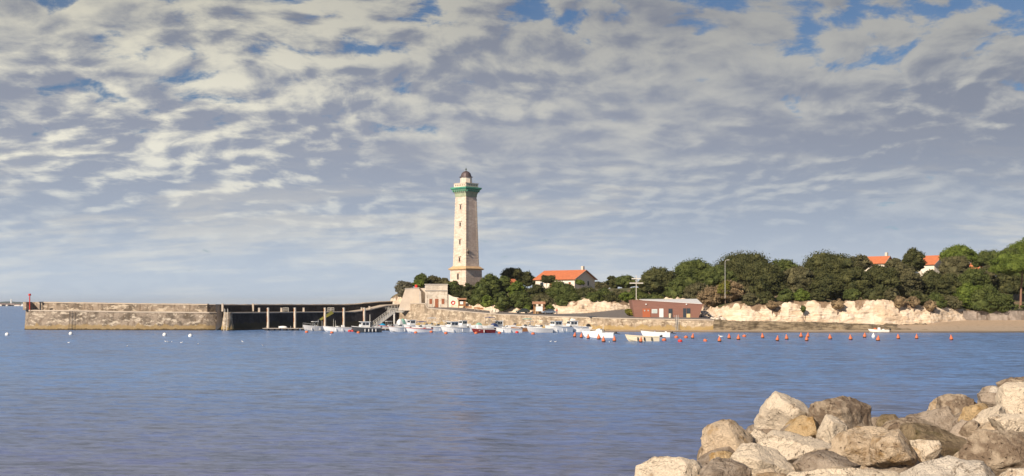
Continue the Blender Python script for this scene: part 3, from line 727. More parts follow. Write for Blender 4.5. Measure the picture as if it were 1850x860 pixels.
def hut():
    Y = 401.0; k = Y/F; root = empty('harbour_hut', (PX(789, Y), Y, 0)); ox = PX(789, Y)
    tag(root, 'flat topped pale stone hut with brown shutters and door below the lighthouse', 'hut')
    x = lambda px: PX(px, Y)-ox; z = lambda py: PZ(py, Y)
    uv_box('wall', (x(768), 0, 4.5), (x(808.5), 9, z(514.5)), M_house, root)
    MB().box((x(768)+x(808.5))/2, 4.5, z(513.8), x(808.5)-x(768)+.4, 9.4, 0.3).build('roof_edge', M_conc, root)
    MB().box((x(768)+x(808.5))/2, -0.12, z(524.5), x(808.5)-x(768)+.2, 0.3, 0.3).build('string_course', M_conc, root)
    d = MB().box((x(785.8)+x(792))/2, 0, z(547.5), x(792)-x(785.8), 0.16, z(540)-z(555.5)).build('door', M_shutter, root)
    MB().box((x(785.8)+x(792))/2+.35, -0.12, z(548), .07, 0.12, .18).build('handle', M_steel, d)
    for a, b_ in ((775.8, 780.7), (797.8, 802.6)):
        s = MB().box((x(a)+x(b_))/2, 0, z(544.5), x(b_)-x(a), 0.16, z(540)-z(549)).build('shutter', M_shutter, root)
        MB().box((x(a)+x(b_))/2, 0, z(539.6), x(b_)-x(a)+.2, 0.24, .15).build('lintel', M_conc, s)
    # the lower walled yard at the right
    m = MB().prism([(x(808.5)+.01, 0.4, 4.5), (x(829), 0.4, 4.5), (x(829), 0.4, z(538)), (x(818), 0.4, z(536)), (x(808.5)+.01, 0.4, z(531))], (0, 0.8, 0)); m.build('yard_wall', M_render_w, root)
    # life ring on its board, in front of the yard wall
    lr = empty('life_ring', (PX(818.3, 400.6), 400.9, PZ(546.8, 400.6))); tag(lr, 'red and white life ring hung on the wall beside the stone hut', 'life ring')
    mb = MB(); n = 20; rr = []
    for i in range(n):
        t = 2*math.pi*i/n; c0 = Vector((0.55*math.cos(t), 0, 0.55*math.sin(t))); rad = c0.normalized()
        rr.append([tuple(c0+rad*(0.16*math.cos(s))+Vector((0, 0.14*math.sin(s), 0))) for s in np.linspace(0, 2*math.pi, 8, endpoint=False)])
    rr.append(rr[0]); mb.rings(rr, cap=False).build('ring', M_redp, lr, smooth=True)
    MB().box(0, 0.16, 0, 1.05, .06, 1.5).build('backboard', M_white, lr)
    # sloping concrete wall left of the hut
    Yc = 404.0; xx = lambda px: PX(px, Yc); zz = lambda py: PZ(py, Yc)
    r2 = empty('retaining_wall', (xx(745), Yc, 0)); o0 = xx(745)
    tag(r2, 'pale sloping concrete retaining wall left of the stone hut', 'wall')
    MB().prism([(xx(719)-o0, 0, 5.5), (xx(761)-o0, 0, 5.5), (xx(758.5)-o0, 0, zz(525)), (xx(757)-o0, 0, zz(520.5)), (xx(732)-o0, 0, zz(522.5))], (0, 6, 0)).build('face', simple('stained_concrete', (.60, .50, .39), .95, var=.35, scale=.35), r2)
    MB().prism([(xx(731)-o0, -.12, zz(522.6)), (xx(757.3)-o0, -.12, zz(520.6)), (xx(757.3)-o0, -.12, zz(519.3)), (xx(731)-o0, -.12, zz(521.2))], (0, 6, 0)).build('coping', M_conc, r2)
    MB().prism([(xx(760.5)-o0, 2.5, 5.5), (xx(768)-o0, 2.5, 5.5), (xx(768)-o0, 2.5, zz(520.5)), (xx(757.5)-o0, 2.5, zz(520.5))], (0, .8, 0)).build('side_wall', M_render_g, r2)
    MB().prism([(xx(757.5)-o0, -1.2, 5.8), (xx(762.5)-o0, -1.2, 5.8), (xx(760.2)-o0, 0, zz(526)), (xx(757.2)-o0, 0, zz(526))], (0, 3, 0)).build('pier_fin', M_conc, r2)
    # red box on top
    b = empty('fuel_drum', (xx(750.7), 407, zz(519.5))); tag(b, 'small red drum sitting on top of the sloping retaining wall', 'drum')
    MB().lathe([(.45, -.1), (.48, 0), (.48, .9), (.40, 1.0)], 14).build('body', M_redp, b); MB().lathe([(.1, 1.0), (.1, 1.1)], 8).build('cap', M_black, b)
hut()

def gable_house(name, label, px, Y, z0, L, W, hw, hr, phi, wins=(), chimney=True, gwins=(), over=0.7):
    """long side faces left-front, gable right-front; phi = turn. Local x = along ridge, local -y = long side."""
    root = empty(name, (PX(px, Y), Y, z0), -phi); tag(root, label, 'house')
    poly = [(-L/2, -W/2, -2.5), (-L/2, W/2, -2.5), (-L/2, W/2, hw), (-L/2, 0, hw+hr), (-L/2, -W/2, hw)]
    wall = MB().prism(poly, (L, 0, 0)).build('wall', M_render_w, root)
    th = 0.18; s = over*hr/(W/2)
    m = MB()
    for sg in (-1, 1):
        m.prism([(-L/2-over, sg*(W/2+over), hw-s+.03), (-L/2-over, 0, hw+hr+.03), (-L/2-over, 0, hw+hr+th+.03), (-L/2-over, sg*(W/2+over), hw-s+th+.03)], (L+2*over, 0, 0))
    roof = m.build('roof', M_tile, root)
    m = MB()
    for sg in (-1, 1):
        m.prism([(L/2+over, sg*(W/2+over), hw-s-.12), (L/2+over, 0, hw+hr-.12), (L/2+over, 0, hw+hr+.2), (L/2+over, sg*(W/2+over), hw-s+.2)], (.1, 0, 0))
    m.build('bargeboard', simple('barge_wood', (.38, .33, .28)), roof)
    if chimney:
        ch = MB().box(L*0.46-.6, 0.6, hw+hr+.5, .9, .8, 2.0).build('chimney', M_render_g, roof)
    for (x, z, w_, h_, mt) in wins:
        fr = MB().box(x, -W/2, z, w_+.25, .14, h_+.25).build('window', M_white, root); MB().box(x, -W/2-.04, z, w_, .12, h_).build('pane', MATS[mt], fr)
    for (y, z, w_, h_, mt) in gwins:
        fr = MB().box(L/2, y, z, .14, w_+.25, h_+.25).build('window', M_white, root); MB().box(L/2+.04, y, z, .12, w_, h_).build('pane', MATS[mt], fr)
    return root
gable_house('villa', 'cream villa with long orange tiled roof on the headland behind shrubs', 1021, 424, 12.6, 16.6, 12.2, 3.7, 2.9, R(38),
            wins=((-5.5, 1.9, 1.4, 1.3, 'dark_glass'), (-1.5, 1.7, 1.1, 2.2, 'brown_shutter'), (3.2, 1.9, 1.6, 1.3, 'dark_glass'), (6.3, 1.9, 1.0, 1.3, 'brown_shutter')),
            gwins=((-1.0, 2.2, 1.0, 1.6, 'dark_glass'), (2.0, 2.2, 1.0, 1.6, 'dark_glass')))
gable_house('cottage', 'orange roof peeping from shrubs just right of the lighthouse', 912, 424, 11.2, 7, 6, 3.0, 2.0, R(-35), chimney=False)
gable_house('hilltop_house', 'white house with orange roof above the middle of the wood', 1586, 440, 17.9, 7.8, 7.2, 4.6, 2.2, R(40), gwins=((0, 2.5, 1.0, 1.3, 'dark_glass'),), wins=((1, 2.6, 1.0, 1.4, 'dark_glass'),))
gable_house('hilltop_house', 'white gabled house with orange roof among treetops further right', 1687, 440, 17.3, 6.5, 9.5, 4.8, 2.9, R(52), gwins=((1.5, 2.5, 1.2, 1.3, 'dark_glass'),), chimney=False)
gable_house('hilltop_house', 'small red roofed white house glimpsed between trees far right', 1757, 445, 18.0, 5, 4, 2.6, 1.8, R(40), chimney=False)

def clubhouse():
    Y = 343.0; k = Y/F; root = empty('clubhouse', (PX(1205, Y), Y, 3.3)); o = PX(1205, Y)
    tag(root, 'low brown timber clubhouse with slanted ends and white roof on the quay', 'building')
    x = lambda px: PX(px, Y)-o; z = lambda py: PZ(py, Y)-3.3
    m, g, b = new_mat('brown_cladding'); tc = g.n('ShaderNodeTexCoord'); sp = g.sep(tc.outputs['Object'])
    ln = g.m('ABSOLUTE', g.m('SUBTRACT', g.m('FRACT', g.m('MULTIPLY', sp[2], 3.2)), 0.5)); f = g.ss(ln, 0.44, 0.5, 1.0, 0.55)
    nn = g.m('MULTIPLY_ADD', g.noise(g.vm('MULTIPLY', tc.outputs['Object'], (0.3, 1, 3.2)), 1.0, 4), 0.5, 0.75)
    ff = g.m('MULTIPLY', f, nn); g.set(b.inputs['Base Color'], g.vm('MULTIPLY', (.26, .125, .09), g.xyz(ff, ff, ff))); b.inputs['Roughness'].default_value = 0.8
    clad = m; MATS['brown_cladding'] = m
    front = [(x(1147.5), 0, z(576.5)), (x(1260.8), 0, z(578)), (x(1270.5), 0, z(550)), (x(1141), 0, z(542))]
    D = 9.0
    back = [(p[0], D, p[2]) for p in front]; back[2] = (back[2][0]-1, D, z(543)); back[3] = (back[3][0], D, z(542))
    MB().add(front+back, [(0, 1, 2, 3), (7, 6, 5, 4), (1, 5, 6, 2), (0, 3, 7, 4), (0, 4, 5, 1), (3, 2, 6, 7)]).build('wall', clad, root)
    MB().add([(x(1161), .3, z(543.4)), (x(1269), .3, z(549.7)), (x(1268.5), D+.3, z(540.8)), (x(1161), D+.3, z(541)),
              (x(1161), .3, z(542.6)+.08), (x(1269), .3, z(549.7)+.15), (x(1268.5), D+.3, z(540.6)+.15), (x(1161), D+.3, z(541)+.15)],
             [(3, 2, 1, 0), (4, 5, 6, 7), (0, 1, 5, 4), (1, 2, 6, 5), (2, 3, 7, 6), (3, 0, 4, 7)]).build('roof', M_white, root)
    MB().prism([(x(1141), -.06, z(542.2)), (x(1270.7), -.06, z(550.2)), (x(1270.7), -.06, z(549.4)), (x(1141), -.06, z(541.4))], (0, .5, 0)).build('fascia', clad, root)
    def pane(nm, a, b_, y0, y1, mat, lab=None, frame=None, pr=0.10):
        q = MB().box((x(a)+x(b_))/2, 0, (z(y0)+z(y1))/2, x(b_)-x(a), 2*pr, z(y0)-z(y1)).build(nm, mat, root)
        if lab: q['label'] = lab
        return q
    d = pane('door', 1161, 1175, 557.5, 574.2, simple('orange_brown_door', (.42, .12, .05), 0.7), 'wide orange brown door with two round windows')
    for px in (1164.5, 1171): MB().tube((x(px), -.1, z(561)), (x(px), -.14, z(561)), .22, n=12).build('porthole', M_steel, d)
    q = pane('window', 1177.5, 1187.5, 558.5, 566, M_white, 'white framed wide window'); MB().box((x(1178)+x(1187))/2, -.1, z(562.2), x(1186.8)-x(1178.2), .06, z(559.2)-z(565.3)).build('pane', simple('pale_blind', (.50, .58, .55), 0.3), q)
    pane('door', 1191, 1198.5, 557.5, 574.6, M_white, 'plain white door')
    q = pane('window', 1207.5, 1214.8, 557.5, 574.8, M_darkhull, 'tall dark window'); MB().box((x(1207.5)+x(1214.8))/2, -.1, z(562), x(1213.8)-x(1208.5), .06, 1.1).build('pane', M_glass, q)
    pane('door', 1234, 1239.3, 557, 574.6, M_glass, 'dark glazed door')
    pane('window', 1240.3, 1247, 557, 566.5, M_glass, 'dark window above the yellow panel')
    pane('panel', 1240.3, 1247, 566.8, 575, simple('pale_yellow_panel', (.66, .55, .27), 0.6), 'pale yellow panel')
    for px in (1167, 1240): MB().box(x(px), -.12, z(549.7), .35, .25, .3).build('wall_lamp', M_white, root)
    t = empty('planter', (PX(1210.6, 340), 340, 3.75)); tag(t, 'pale round bin standing before the dark clubhouse window', 'bin')
    MB().lathe([(.32, 0), (.36, .9), (.40, 1.05)], 12).build('body', M_cream, t); MB().lathe([(.42, 1.05), (.30, 1.2)], 12).build('lid', M_cream, t)
clubhouse()

# ------------------------------------------------------------------ trees and shrubs
def rdirs(rs, n):
    v = rs.normal(size=(n, 3)); return v/np.linalg.norm(v, axis=1)[:, None]
_ico = {}
def ico(sub):
    if sub not in _ico:
        bm = bmesh.new(); bmesh.ops.create_icosphere(bm, subdivisions=sub, radius=1.0)
        v = np.array([p.co[:] for p in bm.verts]); f = [tuple(x.index for x in q.verts) for q in bm.faces]; bm.free(); _ico[sub] = (v, f)
    return _ico[sub]
def crown_mesh(name, w, d, h, seed, mat, leaf=0.34, nleaf=None, flat=False, floor=-0.55, solid=0.74):
    rs = np.random.RandomState(seed); a = np.array([w/2, d/2, h/2])
    nc = int(26+w*h*0.6)
    D = rdirs(rs, nc*3); D = D[D[:, 2] > floor][:nc]; nc = len(D)
    rad = rs.uniform(0.66, 0.92, nc); lump = 1+0.22*fbm(D*1.6+seed, 2)
    if flat: D[:, 2] = np.where(D[:, 2] < 0, D[:, 2]*0.35, D[:, 2])
    C = D*a*(rad*lump)[:, None]*0.90
    rc = rs.uniform(0.09, 0.22, nc)*min(w, d, h*1.6)*0.95
    npl = max(40, int((nleaf or (w*h*42))/nc)+40)
    V = []
    for i in range(nc):
        L = rdirs(rs, npl); out = C[i]/a; out = out/np.linalg.norm(out); s = L@out; L = np.where((s < -0.15)[:, None], -L, L)
        L[:, 2] = np.abs(L[:, 2])*0.35+L[:, 2]*0.65
        p = C[i]+L*rc[i]*np.where(rs.rand(npl) < .12, rs.uniform(1.1, 1.45, npl), rs.uniform(0.80, 1.14, npl))[:, None]*[1, 1, .8]
        n = L+0.8*rs.normal(size=(npl, 3)); n /= np.linalg.norm(n, axis=1)[:, None]
        t = np.cross(n, rs.normal(size=(npl, 3))); t /= np.linalg.norm(t, axis=1)[:, None]; b = np.cross(n, t)
        sz = leaf*rs.uniform(0.6, 1.25, npl)[:, None]
        q = np.stack([p-t*sz*.6, p-b*sz*.35+n*sz*.1, p+t*sz*.6, p+b*sz*.35+n*sz*.1], 1); V.append(q.reshape(-1, 3))
    V = np.concatenate(V); nq = len(V)//4
    iv, jf = ico(3); core = iv*a*0.70*(1+0.28*fbm(iv*2.2+seed, 3))[:, None]
    if flat: core[:, 2] = np.where(core[:, 2] < 0, core[:, 2]*0.3, core[:, 2])
    cv, cf = ico(2); parts = [(core, jf)]
    for i in range(nc):
        q = cv*rc[i]*solid*[1, 1, .78]; q = q*(1+0.30*fbm(cv*1.9+i*3.7+seed, 2))[:, None]; parts.append((q+C[i], cf))
    me = bpy.data.meshes.new(name); faces = np.arange(nq*4).reshape(-1, 4).tolist(); vs = [V]; base = len(V)
    for q, ff in parts: faces += [tuple(base+i for i in f) for f in ff]; vs.append(q); base += len(q)
    me.from_pydata(np.concatenate(vs).tolist(), [], faces); me.materials.append(mat)
    return me
def trunk_mesh(h, r, lean, seed, mat, limbs=4, cr=1.0):
    rs = random.Random(seed); m = MB(); pts = []; n = 5
    for i in range(n+1):
        t = i/n; pts.append(Vector((lean*t*t+rs.uniform(-.08, .08)*t, rs.uniform(-.08, .08)*t, h*t)))
    for i in range(n): m.tube(pts[i], pts[i+1], r*(1-.6*i/n)*(1.25 if i == 0 else 1), r*(1-.6*(i+1)/n), 7)
    for k in range(limbs):
        b = pts[3+k % 3]; an = k*2.3+rs.random(); e = b+Vector((math.cos(an)*cr, math.sin(an)*cr, cr*0.8)); m.tube(b, (b+e)/2+Vector((0, 0, .1)), r*.35, r*.22, 5); m.tube((b+e)/2+Vector((0, 0, .1)), e, r*.22, r*.06, 5)
    me = bpy.data.meshes.new('trunk'); me.from_pydata([tuple(v) for v in m.v], [], m.f); me.materials.append(mat); return me
tree_n = [0]
def tree(px0, px1, pytop, pybot, Y, kind, label, name='tree', cat='tree', group=None, flat=False, trunk=None, leaf=0.42, dpt=None):
    """crown fills the photo box px0..px1 x pytop..pybot at distance Y; stands on the ground there"""
    if 526 <= pybot <= 562 and px1-px0 > 26 and kind != 'scrub' and cat != 'hedge': pybot += 5
    k = Y/F; cx = PX((px0+px1)/2, Y); zt = PZ(pytop, Y); zb = PZ(pybot, Y); w = (px1-px0)*k; h = max(zt-zb, 0.8); d = dpt or w*0.9
    tree_n[0] += 1; sd_ = tree_n[0]
    gz = ground_z((px0+px1)/2, Y); gz = min(gz, zb+h*0.3)
    if trunk is not None: gx, gz2 = trunk; gx = PX(gx, Y); gz = gz2
    else: gx = cx
    t = empty(name, (gx, Y, gz)); tag(t, label, cat, group)
    me = crown_mesh('crown' if cat == 'tree' else 'foliage', w*1.0, d, h*1.0, sd_, FOL[kind], leaf=leaf, flat=flat, solid=0.45 if kind == 'scrub' else (0.60, 0.72, 0.78)[sd_ % 3])
    c = bpy.data.objects.new('crown' if cat == 'tree' else 'foliage', me); col.objects.link(c); c.parent = t; c.location = (cx-gx, 0, (zt+zb)/2-gz)
    th = max((zt+zb)/2-gz+h*0.1, 0.4)
    tm = trunk_mesh(th, 0.05+0.022*h if not flat else 0.42, cx-gx, sd_, M_pinebark if flat else M_bark, 4, w*0.22)
    o = bpy.data.objects.new('trunk' if cat == 'tree' else 'stem', tm); col.objects.link(o); o.parent = t
    return t
HD = 'trees of the wood on the headland'; SH = 'shrubs on the headland slope'
T = tree
# left end of the headland
T(713, 747, 506, 540, 409, 'grey', 'rounded grey olive bush at the left tip of the headland', 'bush', 'bush', SH)
T(747, 775, 496, 522, 418, 'mid', 'dark green domed bush left of the lighthouse above the sloping wall', 'bush', 'bush', SH)
T(770, 798, 498, 520, 422, 'olive', 'olive green bush behind the roof of the stone hut', 'bush', 'bush', SH)
T(745, 768, 505, 524, 412, 'bright', 'small fresh green bush tucked against the left side of the hut roof', 'bush', 'bush', SH)
T(792, 815, 502, 520, 420, 'olive', 'low olive bush just left of the lighthouse plinth', 'bush', 'bush', SH)
T(806, 833, 503, 537, 404, 'mid', 'green tree covering the left foot of the lighthouse', group=SH)
T(808, 845, 516, 540, 405, 'dark', 'dark shrub behind the yard wall right of the stone hut', 'bush', 'bush', SH)
T(832, 862, 512, 548, 402, 'dark', 'dark tree before the centre of the lighthouse plinth', group=SH)
T(852, 884, 508, 552, 400, 'mid', 'green tree covering the right foot of the lighthouse', group=SH)
T(868, 894, 534, 561, 392, 'bright', 'yellow green shrub on the slope below right of the lighthouse', 'bush', 'bush', SH)
T(866, 905, 497, 545, 404, 'mid', 'tall leafy tree right of the lighthouse', group=SH)
T(895, 925, 494, 540, 408, 'mid', 'pointed green tree left of the small orange roof', group=SH)
T(906, 948, 484, 516, 432, 'dark', 'dark pine rising above the small orange roof', group=HD)
T(935, 970, 492, 522, 432, 'dark', 'dark pine spreading left of the villa roof', group=HD)
T(893, 925, 525, 568, 386, 'mid', 'green shrub hanging down to the promenade left of the info shelter', 'bush', 'bush', SH)
T(915, 950, 506, 548, 398, 'bright', 'light green tree below the small orange roof', group=SH)
T(920, 962, 525, 562, 388, 'mid', 'bushy green shrub directly above the info shelter', 'bush', 'bush', SH)
T(944, 990, 512, 552, 398, 'dark', 'dark shrub below the left corner of the villa', 'bush', 'bush', SH)
T(976, 1004, 498, 514, 410, 'dark', 'small flat topped tree against the villa wall', trunk=(986, 11.5), group=SH)
T(960, 1000, 532, 560, 386, 'olive', 'olive shrub above right of the info shelter', 'bush', 'bush', SH)
T(988, 1042, 510, 550, 394, 'mid', 'wide green shrub before the middle of the villa', 'bush', 'bush', SH)
T(1005, 1048, 524, 558, 385, 'mid', 'green shrub drooping over the pale cliff below the villa', 'bush', 'bush', SH)
T(1040, 1056, 506, 516, 408, 'bright', 'small round light green tree by the villa gable', trunk=(1048, 12.2), group=SH)
T(1036, 1080, 520, 546, 392, 'dark', 'dark shrub below the villa gable', 'bush', 'bush', SH)
T(1070, 1108, 521, 550, 390, 'mid', 'green shrub on the cliff edge right of the villa', 'bush', 'bush', SH)
T(1098, 1140, 524, 548, 392, 'olive', 'olive shrub on the cliff edge left of the cross shaped mast', 'bush', 'bush', SH)
T(1132, 1172, 520, 546, 392, 'mid', 'green shrub at the foot of the cross shaped mast', 'bush', 'bush', SH)
T(1096, 1122, 498, 526, 432, 'dark', 'dark round tree on the skyline left of the mast', group=HD)
T(1112, 1150, 498, 524, 430, 'mid', 'mid green round tree on the skyline beside the mast', group=HD)
T(1070, 1102, 508, 528, 440, 'olive', 'low olive bush on the skyline right of the villa', 'bush', 'bush', SH)
# right of the mast
T(1157, 1222, 482, 536, 388, 'dark', 'big dark oak standing right of the cross shaped mast', group=HD)
T(1200, 1250, 504, 545, 384, 'mid', 'green tree directly behind the clubhouse', group=HD)
T(1150, 1205, 530, 550, 386, 'mid', 'low green shrub behind the left half of the clubhouse roof', 'bush', 'bush', SH)
T(1215, 1292, 467, 528, 398, 'mid', 'broad green tree behind the clubhouse', group=HD)
T(1262, 1325, 478, 530, 392, 'mid', 'green tree left of the tall lamp post', group=HD)
T(1292, 1400, 457, 525, 410, 'dark', 'wide dark tree topping the skyline behind the lamp post', group=HD)
T(1236, 1290, 512, 550, 372, 'olive', 'olive shrub above the right end of the clubhouse', 'bush', 'bush', SH)
T(1262, 1312, 518, 562, 362, 'scrub', 'brown scrub above the rubble right of the clubhouse', 'bush', 'bush', SH)
T(1292, 1345, 508, 552, 358, 'scrub', 'brown scrub above the start of the pale cliff', 'bush', 'bush', SH)
T(1296, 1325, 508, 535, 356, 'yellow', 'yellow green shrub at the foot of the lamp post', 'bush', 'bush', SH)
T(1320, 1362, 505, 545, 362, 'olive', 'olive shrub left of the dark oak on the cliff', 'bush', 'bush', SH)
T(1346, 1416, 470, 550, 358, 'dark', 'round dark oak at the cliff edge, leftmost above the cliff notch', group=HD)
T(1385, 1445, 469, 520, 385, 'mid', 'green tree rising behind the round dark oak', group=HD)
T(1412, 1470, 478, 546, 360, 'olive', 'olive green oak right of the round dark oak', group=HD)
T(1445, 1545, 458, 530, 372, 'dark', 'largest dark oak in the middle of the wood', group=HD)
T(1458, 1520, 490, 548, 358, 'dark', 'dark oak overhanging the cliff below the largest oak', group=HD)
T(1510, 1575, 482, 548, 360, 'dark', 'dark oak over the brown cleft in the cliff', group=HD)
T(1535, 1572, 459, 495, 392, 'olive', 'olive treetop left of the first hilltop house', group=HD)
T(1558, 1622, 480, 546, 362, 'dark', 'dark oak below the first hilltop house', group=HD)
T(1598, 1635, 466, 510, 392, 'olive', 'olive tree just right of the first hilltop house', group=HD)
T(1606, 1665, 478, 550, 366, 'olive', 'olive oak between the two hilltop houses', group=HD)
T(1630, 1672, 448, 500, 400, 'dark', 'dark round treetop left of the gabled hilltop house', group=HD)
T(1660, 1702, 486, 548, 370, 'dark', 'dark tree below the gabled hilltop house', group=HD)
T(1690, 1735, 490, 556, 364, 'dark', 'dark tree right below the gabled hilltop house', group=HD)
T(1700, 1762, 442, 492, 405, 'bright', 'bright green pine top right of the gabled hilltop house', flat=True, group=HD)
T(1700, 1756, 460, 515, 388, 'olive', 'loose grey green tree before the bright pine top', group=HD)
T(1728, 1785, 484, 540, 378, 'mid', 'green tree behind the beach end of the cliff', group=HD)
T(1760, 1812, 452, 490, 415, 'mid', 'green tree on the skyline left of the umbrella pine', group=HD)
T(1800, 1842, 446, 500, 420, 'mid', 'green tree rising behind the left half of the umbrella pine', group=HD)
T(1822, 1885, 434, 480, 422, 'bright', 'pine topping the skyline at the right edge', group=HD)
T(1762, 1800, 478, 525, 392, 'olive', 'olive tree left of the umbrella pine trunk', group=HD)
T(1722, 1775, 512, 560, 362, 'bright', 'light green shrub where the cliff meets the beach wall', 'bush', 'bush', SH)
T(1745, 1815, 520, 574, 359, 'mid', 'big green shrub leaning over the beach wall', 'bush', 'bush', SH)
T(1700, 1735, 534, 560, 357, 'olive', 'olive shrub on the lowered end of the cliff', 'bush', 'bush', SH)
T(1795, 1832, 530, 562, 364, 'mid', 'small green shrub left of the umbrella pine trunk', 'bush', 'bush', SH)
T(1786, 1910, 460, 512, 372, 'bright', 'large umbrella pine with flat light green crown at right edge', 'umbrella_pine', flat=True, trunk=(1844, 5.2), dpt=17, group=HD)
T(1790, 1850, 496, 556, 396, 'dark', 'dark tree in the shade behind the umbrella pine', group=HD)
T(1838, 1900, 490, 556, 398, 'dark', 'dark tree right of the umbrella pine trunk', group=HD)
T(1818, 1960, 549, 562, 361, 'mid', 'clipped green hedge on top of the beach wall', 'hedge', 'hedge', dpt=2.5)
# off to the sides / behind, closing gaps on the skyline
T(1798, 1850, 470, 520, 410, 'dark', 'dark tree closing the gap below the umbrella pine crown', group=HD)
T(1830, 1890, 470, 530, 404, 'mid', 'green tree behind the upper trunk of the umbrella pine', group=HD)
T(1880, 1960, 445, 540, 400, 'mid', 'green tree just beyond the right edge of the wood', group=HD)
T(1480, 1540, 476, 520, 402, 'mid', 'green tree filling the skyline behind the largest oak', group=HD)
T(1405, 1450, 480, 525, 400, 'mid', 'mid green tree behind the olive green oak', group=HD)
T(1240, 1275, 490, 530, 412, 'dark', 'dark tree behind the broad green tree', group=HD)
T(1560, 1600, 478, 520, 400, 'dark', 'dark tree at the foot of the first hilltop house', group=HD)
EG = 'shrubs along the cliff edge'
for a_, b_, c_, d_, k_, lab_ in ((1338, 1372, 528, 556, 'olive', 'olive shrub at the cliff edge left of the first notch'), (1368, 1400, 526, 552, 'dark', 'dark shrub at the foot of the round dark oak'),
        (1404, 1436, 522, 548, 'mid', 'green shrub at the cliff edge right of the first notch'), (1432, 1462, 522, 546, 'bright', 'light green shrub above the green cliff tuft'), (1458, 1498, 520, 546, 'dark', 'dark shrub at the foot of the largest oak'),
        (1522, 1558, 520, 545, 'mid', 'green shrub right of the brown cleft at the cliff edge'), (1556, 1600, 520, 545, 'dark', 'dark shrub on the highest stretch of cliff'), (1596, 1626, 518, 546, 'olive', 'olive shrub at the cliff edge below the first hilltop house'),
        (1642, 1680, 524, 550, 'dark', 'dark shrub at the cliff edge below the gabled house'), (1672, 1712, 528, 560, 'mid', 'green shrub on the sloping end of the cliff'),
        (1055, 1090, 528, 548, 'mid', 'green shrub drooping over the left part of the cliff behind the road'), (1086, 1120, 528, 549, 'dark', 'dark shrub drooping over the cliff behind the road'), (1114, 1146, 526, 548, 'bright', 'light green shrub on the cliff behind the road, near the mast'),
        (846, 874, 530, 556, 'mid', 'green shrub on the slope above the promenade benches'), (900, 934, 538, 566, 'olive', 'olive green shrub low on the slope left of the info shelter'), (1004, 1030, 536, 562, 'mid', 'green shrub low on the slope right of the info shelter')):
    T(a_, b_, c_, d_, float(topY((a_+b_)/2))+0.8, k_, lab_, 'bush', 'bush', EG, dpt=4)
# scrub tufts on the cliff top edge
rs_ = random.Random(5)
for i, (a, b_, c, d_, lab) in enumerate([(1382, 1408, 543, 560, 'brown scrub in the first notch of the cliff top'), (1500, 1526, 540, 562, 'brown scrub spilling down the middle cleft of the cliff'),
        (1612, 1636, 533, 560, 'brown scrub tongue on the cliff below the olive oak'),
        (1640, 1662, 534, 556, 'brown scrub tongue left of the lowered cliff end'), (1670, 1692, 540, 566, 'olive brown scrub hanging low near the cliff end'),
        ]):
    T(a, b_, c, d_, float(footY((a+b_)/2))+1.2, 'scrub', lab, 'scrub', 'scrub', 'brown scrub along the cliff top', leaf=0.26, dpt=3)
T(1446, 1456, 551, 567, float(footY(1450))-0.6, 'mid', 'single green tuft growing on the open cliff face', 'cliff_plant', 'plant', leaf=0.26, dpt=1.5)
T(945, 959, 551, 564, 379, 'bright', 'round green bush left of the info shelter', 'bush', 'bush', leaf=0.25)
T(986, 1002, 550, 564, 378, 'bright', 'round green bush right of the info shelter', 'bush', 'bush', leaf=0.25)
T(1129, 1147, 558, 573, 348, 'yellow', 'yellow flowering bush at the left end of the clubhouse', 'bush', 'bush', leaf=0.25)

# rubble right of the clubhouse: separate grey lumps
def rock_mesh(seed, sub, a, rough=0.05, cuts=13):
    rs = np.random.RandomState(seed); v, f = ico(sub); p = v.copy()
    p = np.sign(v)*np.abs(v)**0.78; ax = rdirs(rs, 1)[0]; Mx = np.array(Matrix.Rotation(rs.uniform(0, 3), 3, Vector(ax))); p = p@Mx
    p *= (1+0.10*fbm(v*1.1+seed*3.1, 3))[:, None]
    N = rdirs(rs, cuts); dd = rs.uniform(0.58, 0.95, cuts)
    for n, d in zip(N, dd):
        s = p@n-d; p -= np.where(s > 0, s*0.95, 0)[:, None]*n
    lo, hi = p.min(0), p.max(0); p = (p-(lo+hi)/2)/((hi-lo)/2)
    q = p*a; sz = float(np.mean(a))
    n_ = p/np.linalg.norm(p, axis=1)[:, None]
    d = rough*sz*(fbm(q/sz*2.6+seed, 5, .6)) - rough*0.9*sz*np.abs(fbm(q/sz*4.5+seed+5, 3, .6)) 
    pit = np.clip(fbm(q/sz*7+seed+9, 3, .6)-0.35, 0, 1); d -= rough*1.1*sz*pit
    return q+n_*d[:, None], f
def add_rock(name, label, cat, loc, a, seed, mat, sub=5, group=None, rough=0.05, cuts=13, rot=(0, 0, 0)):
    v, f = rock_mesh(seed, sub, np.array(a), rough, cuts)
    me = bpy.data.meshes.new(name); me.from_pydata(v.tolist(), [], f); me.materials.append(mat); me.shade_smooth()
    o = bpy.data.objects.new(name, me); col.objects.link(o); o.location = loc; o.rotation_euler = rot; tag(o, label, cat, group); return o
rs_ = random.Random(11)
for i in range(34):
    px = rs_.uniform(1266, 1308); t = rs_.random(); top = np.interp(px, [1266, 1280, 1308], [556, 560, 572]); py = top+(577-top)*t
    Y = 346+(577-py)*0.5+rs_.uniform(-.4, .4); s = rs_.uniform(.35, .85)
    add_rock('rubble_rock', 'grey angular lump in the rubble heap right of the clubhouse', 'rock', (PX(px, Y), Y, PZ(py, Y)-0.1), (s, s*.8, s*.7), 200+i, RK['pale'], 3, 'grey rubble heap beside the clubhouse', 0.06, 9)
for i, (px, lab) in enumerate(((888, 'left grey boulder at the edge of the promenade'), (893.5, 'middle grey boulder at the edge of the promenade'), (899, 'right small boulder at the edge of the promenade'))):
    Y = 372; add_rock('promenade_boulder', lab, 'boulder', (PX(px, Y), Y, ground_z(px, Y)+.5), (.6+.15*(i == 1), .5, .75-.2*(i == 2)), 300+i, RK['pale'], 4, None, .05)

